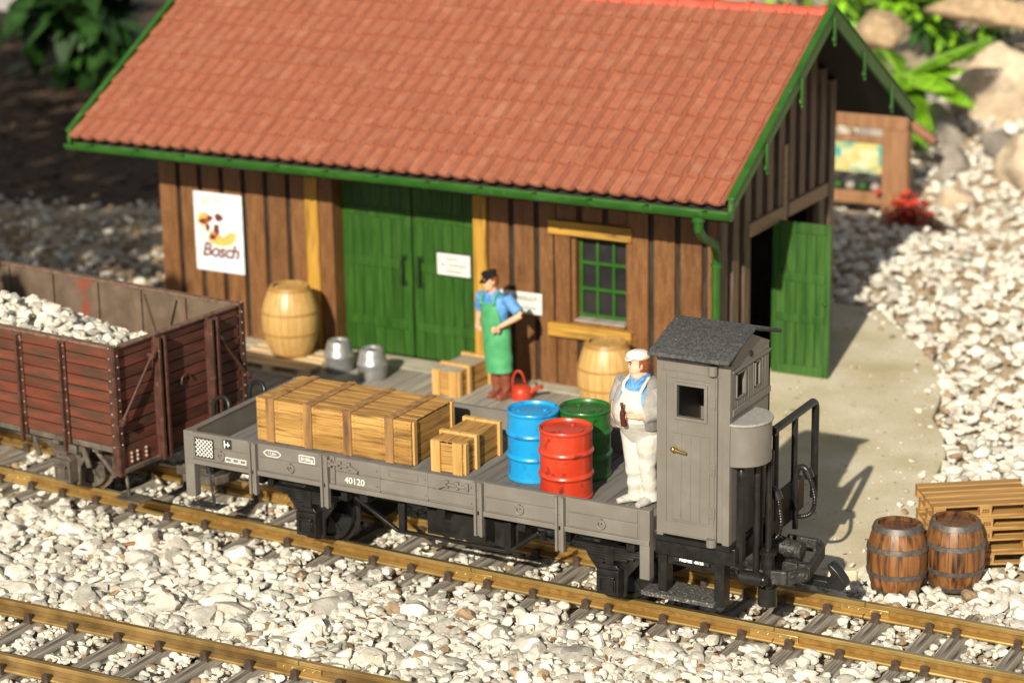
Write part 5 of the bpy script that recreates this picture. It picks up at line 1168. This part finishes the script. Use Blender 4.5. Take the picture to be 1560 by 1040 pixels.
# display stand
t=thing('display_stand','brown timber display stand with a yellow and teal poster','display stand')
mb=MB(); mb.box(-5.2,-4.72,17.9,18.15,-.1,1.7); mb.box(-7.3,-7.05,17.9,18.15,-.1,1.7); mb.box(-7.3,-4.72,17.88,18.16,1.62,1.86); mb.box(-7.3,-4.98,17.86,18.5,.22,.45); mb.box(-7.3,-4.98,17.98,18.1,1.32,1.45)
obj('timber_frame',mb,m_post,t,bev=.02); mb=MB(); mb.box(-7.04,-5.02,18.0,18.04,.78,1.32,m=0); obj('poster_board',mb,m_teal,t)
mb=MB(); mb.box(-6.0,-5.3,17.985,17.998,.86,1.2); obj('poster_print',mb,m_yprint,t)
mb=MB(); mb.box(-7.04,-5.02,17.95,18.3,.45,.50); R=random.Random(3)
obj('shelf',mb,m_soffit,t); settle(t,(-6,18,-.1))
for k in range(5):
    mb=MB(); mb.ball((0,0,0),(.1,.1,.085),10,7); q=obj('fruit',mb,m_leafd if k%2 else m_boulderg); q.location=(-5.32-.24*k,17.95,.535); tag(q,['green round fruit at the right end of the stand shelf','tan round loaf second from the right on the stand shelf','green round fruit third from the right on the stand shelf','tan round loaf fourth from the right on the stand shelf','green round fruit deepest behind the shed wall on the shelf'][k] if 0 else ['tan round lump on the stand shelf next to the outer post','green round lump second from the outer post on the stand shelf','tan round lump third from the outer post on the stand shelf','green round lump fourth from the outer post on the stand shelf','tan round lump fifth from the outer post on the stand shelf'][k],'produce')
t=thing('flower_cluster','cluster of red flowers at the foot of the display stand','flowers',(-4.55,17.6,-.1)); mb=MB(); R=random.Random(6)
for i in range(170):
    p=Vector((R.gauss(0,.17),R.gauss(0,.15),.1+abs(R.gauss(.2,.17)))); leafmesh(mb,p,(R.gauss(0,1),R.gauss(0,1),R.gauss(.3,.7)),.17,.07,droop=.2,n=2)
obj('petals',mb,m_redpl,t,angle=80); mb=MB()
for k in range(6): mb.tube([(0,0,-.05),(R.gauss(0,.12),R.gauss(0,.12),.3)],.012,5)
obj('stem',mb,m_leafd,t)
# unseen trees added left of the frame to shade the far left of the garden
def tree(label,c,h,r,seed):
    t=thing('unseen_shade_tree',label,'tree',c); R=random.Random(seed); mb=MB(); mb.tube([(0,0,-.2),(.1,.05,h*.4),(0,.1,h*.85)],[.35,.26,.08],10)
    tips=[]
    for k in range(14):
        a=R.uniform(0,2*pi); z0=h*R.uniform(.3,.8); e=(r*R.uniform(.5,.95)*cos(a),r*R.uniform(.5,.95)*sin(a),z0+R.uniform(.2,.25)*h*R.random()+.3); mb.tube([(0.05,.05,z0),(e[0]*.5,e[1]*.5,(z0+e[2])/2+.2),e],[.11,.07,.03],6); tips.append(e)
    obj('trunk',mb,m_bark,t); mb=MB()
    cl=[(R.uniform(-1,1)*r*.8,R.uniform(-1,1)*r*.8,h*R.uniform(.3,1.0),R.uniform(.7,1.3)) for _ in range(46)]
    for i in range(4200):
        a=R.choice(cl); q=Vector((R.gauss(0,1),R.gauss(0,1),R.gauss(0,1))).normalized()*R.uniform(.3,1)*a[3]; leafmesh(mb,Vector(a[:3])+q,q+Vector((R.gauss(0,.5),R.gauss(0,.5),R.gauss(0,.5))),R.uniform(.5,.85),.26,droop=.25,n=2)
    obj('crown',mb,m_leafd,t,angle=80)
tree('unseen wide dense tree added to shade the ground near the grey wall',(-31.5,9.5,-.1),9.5,4.2,22)
tree('unseen tall dense tree added to shade ground beyond the dark shrub',(-38,15,-.1),10,4.4,23)
CL=[(-1.5,0,13.5,3.2),(-4,0,12.5,3.2),(-6.5,.5,13,3),(-3,.5,10.3,2.6),(-5.5,-.5,10,2.6),(-1.2,0,15.5,2.0),(-8.5,0,11,2.6),(-.5,.3,9.8,1.3),(2.6,0,8.9,1.25),(1.2,.2,9.4,1.3),(-2.0,.0,8.6,1.6),(3.0,.2,8.3,.8),(-4,0,16,3),(-8,0,15,3),(-10.5,.5,13,2.5),(-11.5,0,17,3)]  # crown clumps laid out to cast the wanted shade edge
def bigtree():
    t=thing('unseen_shade_tree','unseen big spreading tree added to shade the gravel on the left','tree',(-12.2,-11,.0)); R=random.Random(31); mb=MB()
    mb.tube([(-4,0,-.3),(-4,0,4),(-4.2,.1,9),(-4.5,0,14)],[.5,.42,.3,.1],12)
    for c in CL: mb.tube([(-4,0,min(8,c[2]-3)),((c[0]-4)/2,c[1]/2,c[2]-.9),(c[0],c[1],c[2])],[.16,.1,.04],6)
    obj('trunk',mb,m_bark,t); mb=MB(); vol=[c[3]**2 for c in CL]
    for i in range(2900):
        c=R.choices(CL,vol)[0]; q=Vector((R.gauss(0,1),R.gauss(0,1),R.gauss(0,1))).normalized()*c[3]*R.uniform(.2,1)**.6
        leafmesh(mb,Vector(c[:3])+q,q+Vector((R.gauss(0,.6),R.gauss(0,.6),R.gauss(0,.6))),R.uniform(.5,.9),R.uniform(.2,.34),droop=.25,n=2)
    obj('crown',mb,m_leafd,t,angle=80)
bigtree()
mb=MB(); R=random.Random(77)
for i in range(2600):
    x=R.uniform(-36,-15); y=R.uniform(11.5,31)
    if inpoly(x,y,pts_soil): leafmesh(mb,(x,y,-.11+R.uniform(0,.06)),(R.gauss(0,1),R.gauss(0,1),R.gauss(0,.25)),R.uniform(.15,.4),R.uniform(.05,.12),droop=.2,n=2)
q=obj('leaf_mulch',mb,m_mulch,angle=80); tag(q,'brown fallen leaves and bark mulch on the shaded soil','mulch',kind='stuff')
# dry twigs and leaves on the ballast
mb=MB(); mb.tube([(-7.33,-1.46,.03),(-7.1,-1.36,.07),(-6.93,-1.2,.09)],[.028,.03,.022],7); q=obj('dry_twig',mb,m_logred); tag(q,'orange brown broken twig lying on the white ballast','twig'); base(q,(-7.2,-1.4,.03))
mb=MB(); R=random.Random(12)
for i in range(150):
    x=R.uniform(-8,3); y=R.uniform(-3.2,-1.1); leafmesh(mb,(x,y,.06+R.uniform(0,.05)),(R.gauss(0,1),R.gauss(0,1),R.gauss(0,.25)),R.uniform(.05,.13),R.uniform(.012,.035),droop=.2,n=2)
for i in range(90):
    x=R.uniform(-3,.6); y=R.uniform(1.6,9); leafmesh(mb,(x,y,.058),(R.gauss(0,1),R.gauss(0,1),.05),R.uniform(.03,.09),R.uniform(.008,.022),droop=.0,n=2)
q=obj('dry_leaves',mb,m_dry,angle=80); tag(q,'scattered dry brown leaves and plant bits among the ballast','leaf litter',kind='stuff')

# ------------------------------------------------------------------ camera, light
def cam():
    pitch,yaw,roll=rad(16.38484),rad(29.32701),rad(-.9564)
    fw=Vector((-sin(yaw)*cos(pitch),cos(yaw)*cos(pitch),-sin(pitch))); r=Vector((cos(yaw),sin(yaw),0)); u=r.cross(fw)
    r2=r*cos(roll)+u*sin(roll); u2=-r*sin(roll)+u*cos(roll)
    c=bpy.data.cameras.new('camera'); o=bpy.data.objects.new('camera',c); COL.objects.link(o)
    M4=Matrix((r2,u2,-fw)).transposed().to_4x4(); M4.translation=(9.3,-21.6,9.99); o.matrix_world=M4
    c.sensor_width=36; c.lens=36*3585.57/1560; c.clip_end=1500; c.clip_start=.5
    c.dof.use_dof=True; c.dof.focus_distance=24.4; c.dof.aperture_fstop=.08274/.145; c.dof.aperture_blades=7
    S.camera=o
cam()
d=Vector((-.20,1,-.54)).normalized()
sun=bpy.data.lights.new('sun','SUN'); sun.energy=5.0; sun.angle=rad(.55); sun.color=(1,.915,.75)
so=bpy.data.objects.new('sun',sun); COL.objects.link(so); so.rotation_euler=(-d).to_track_quat('Z','Y').to_euler()
w=bpy.data.worlds.new('World'); S.world=w; w.use_nodes=True; nt=w.node_tree; bg=nt.nodes['Background']
sky=nt.nodes.new('ShaderNodeTexSky'); sky.sky_type='NISHITA'; sky.sun_disc=False
sky.sun_elevation=math.asin(-d.z); sky.sun_rotation=math.atan2(-d.x,-d.y)
hs=nt.nodes.new('ShaderNodeHueSaturation'); hs.inputs['Saturation'].default_value=.22; nt.links.new(sky.outputs['Color'],hs.inputs['Color'])
nt.links.new(hs.outputs['Color'],bg.inputs['Color']); bg.inputs['Strength'].default_value=.062
S.view_settings.view_transform='Standard'; S.view_settings.look='None'; S.view_settings.exposure=.42; S.view_settings.gamma=1
S.render.engine='CYCLES'; S.cycles.max_bounces=6; S.cycles.diffuse_bounces=3; S.cycles.glossy_bounces=3
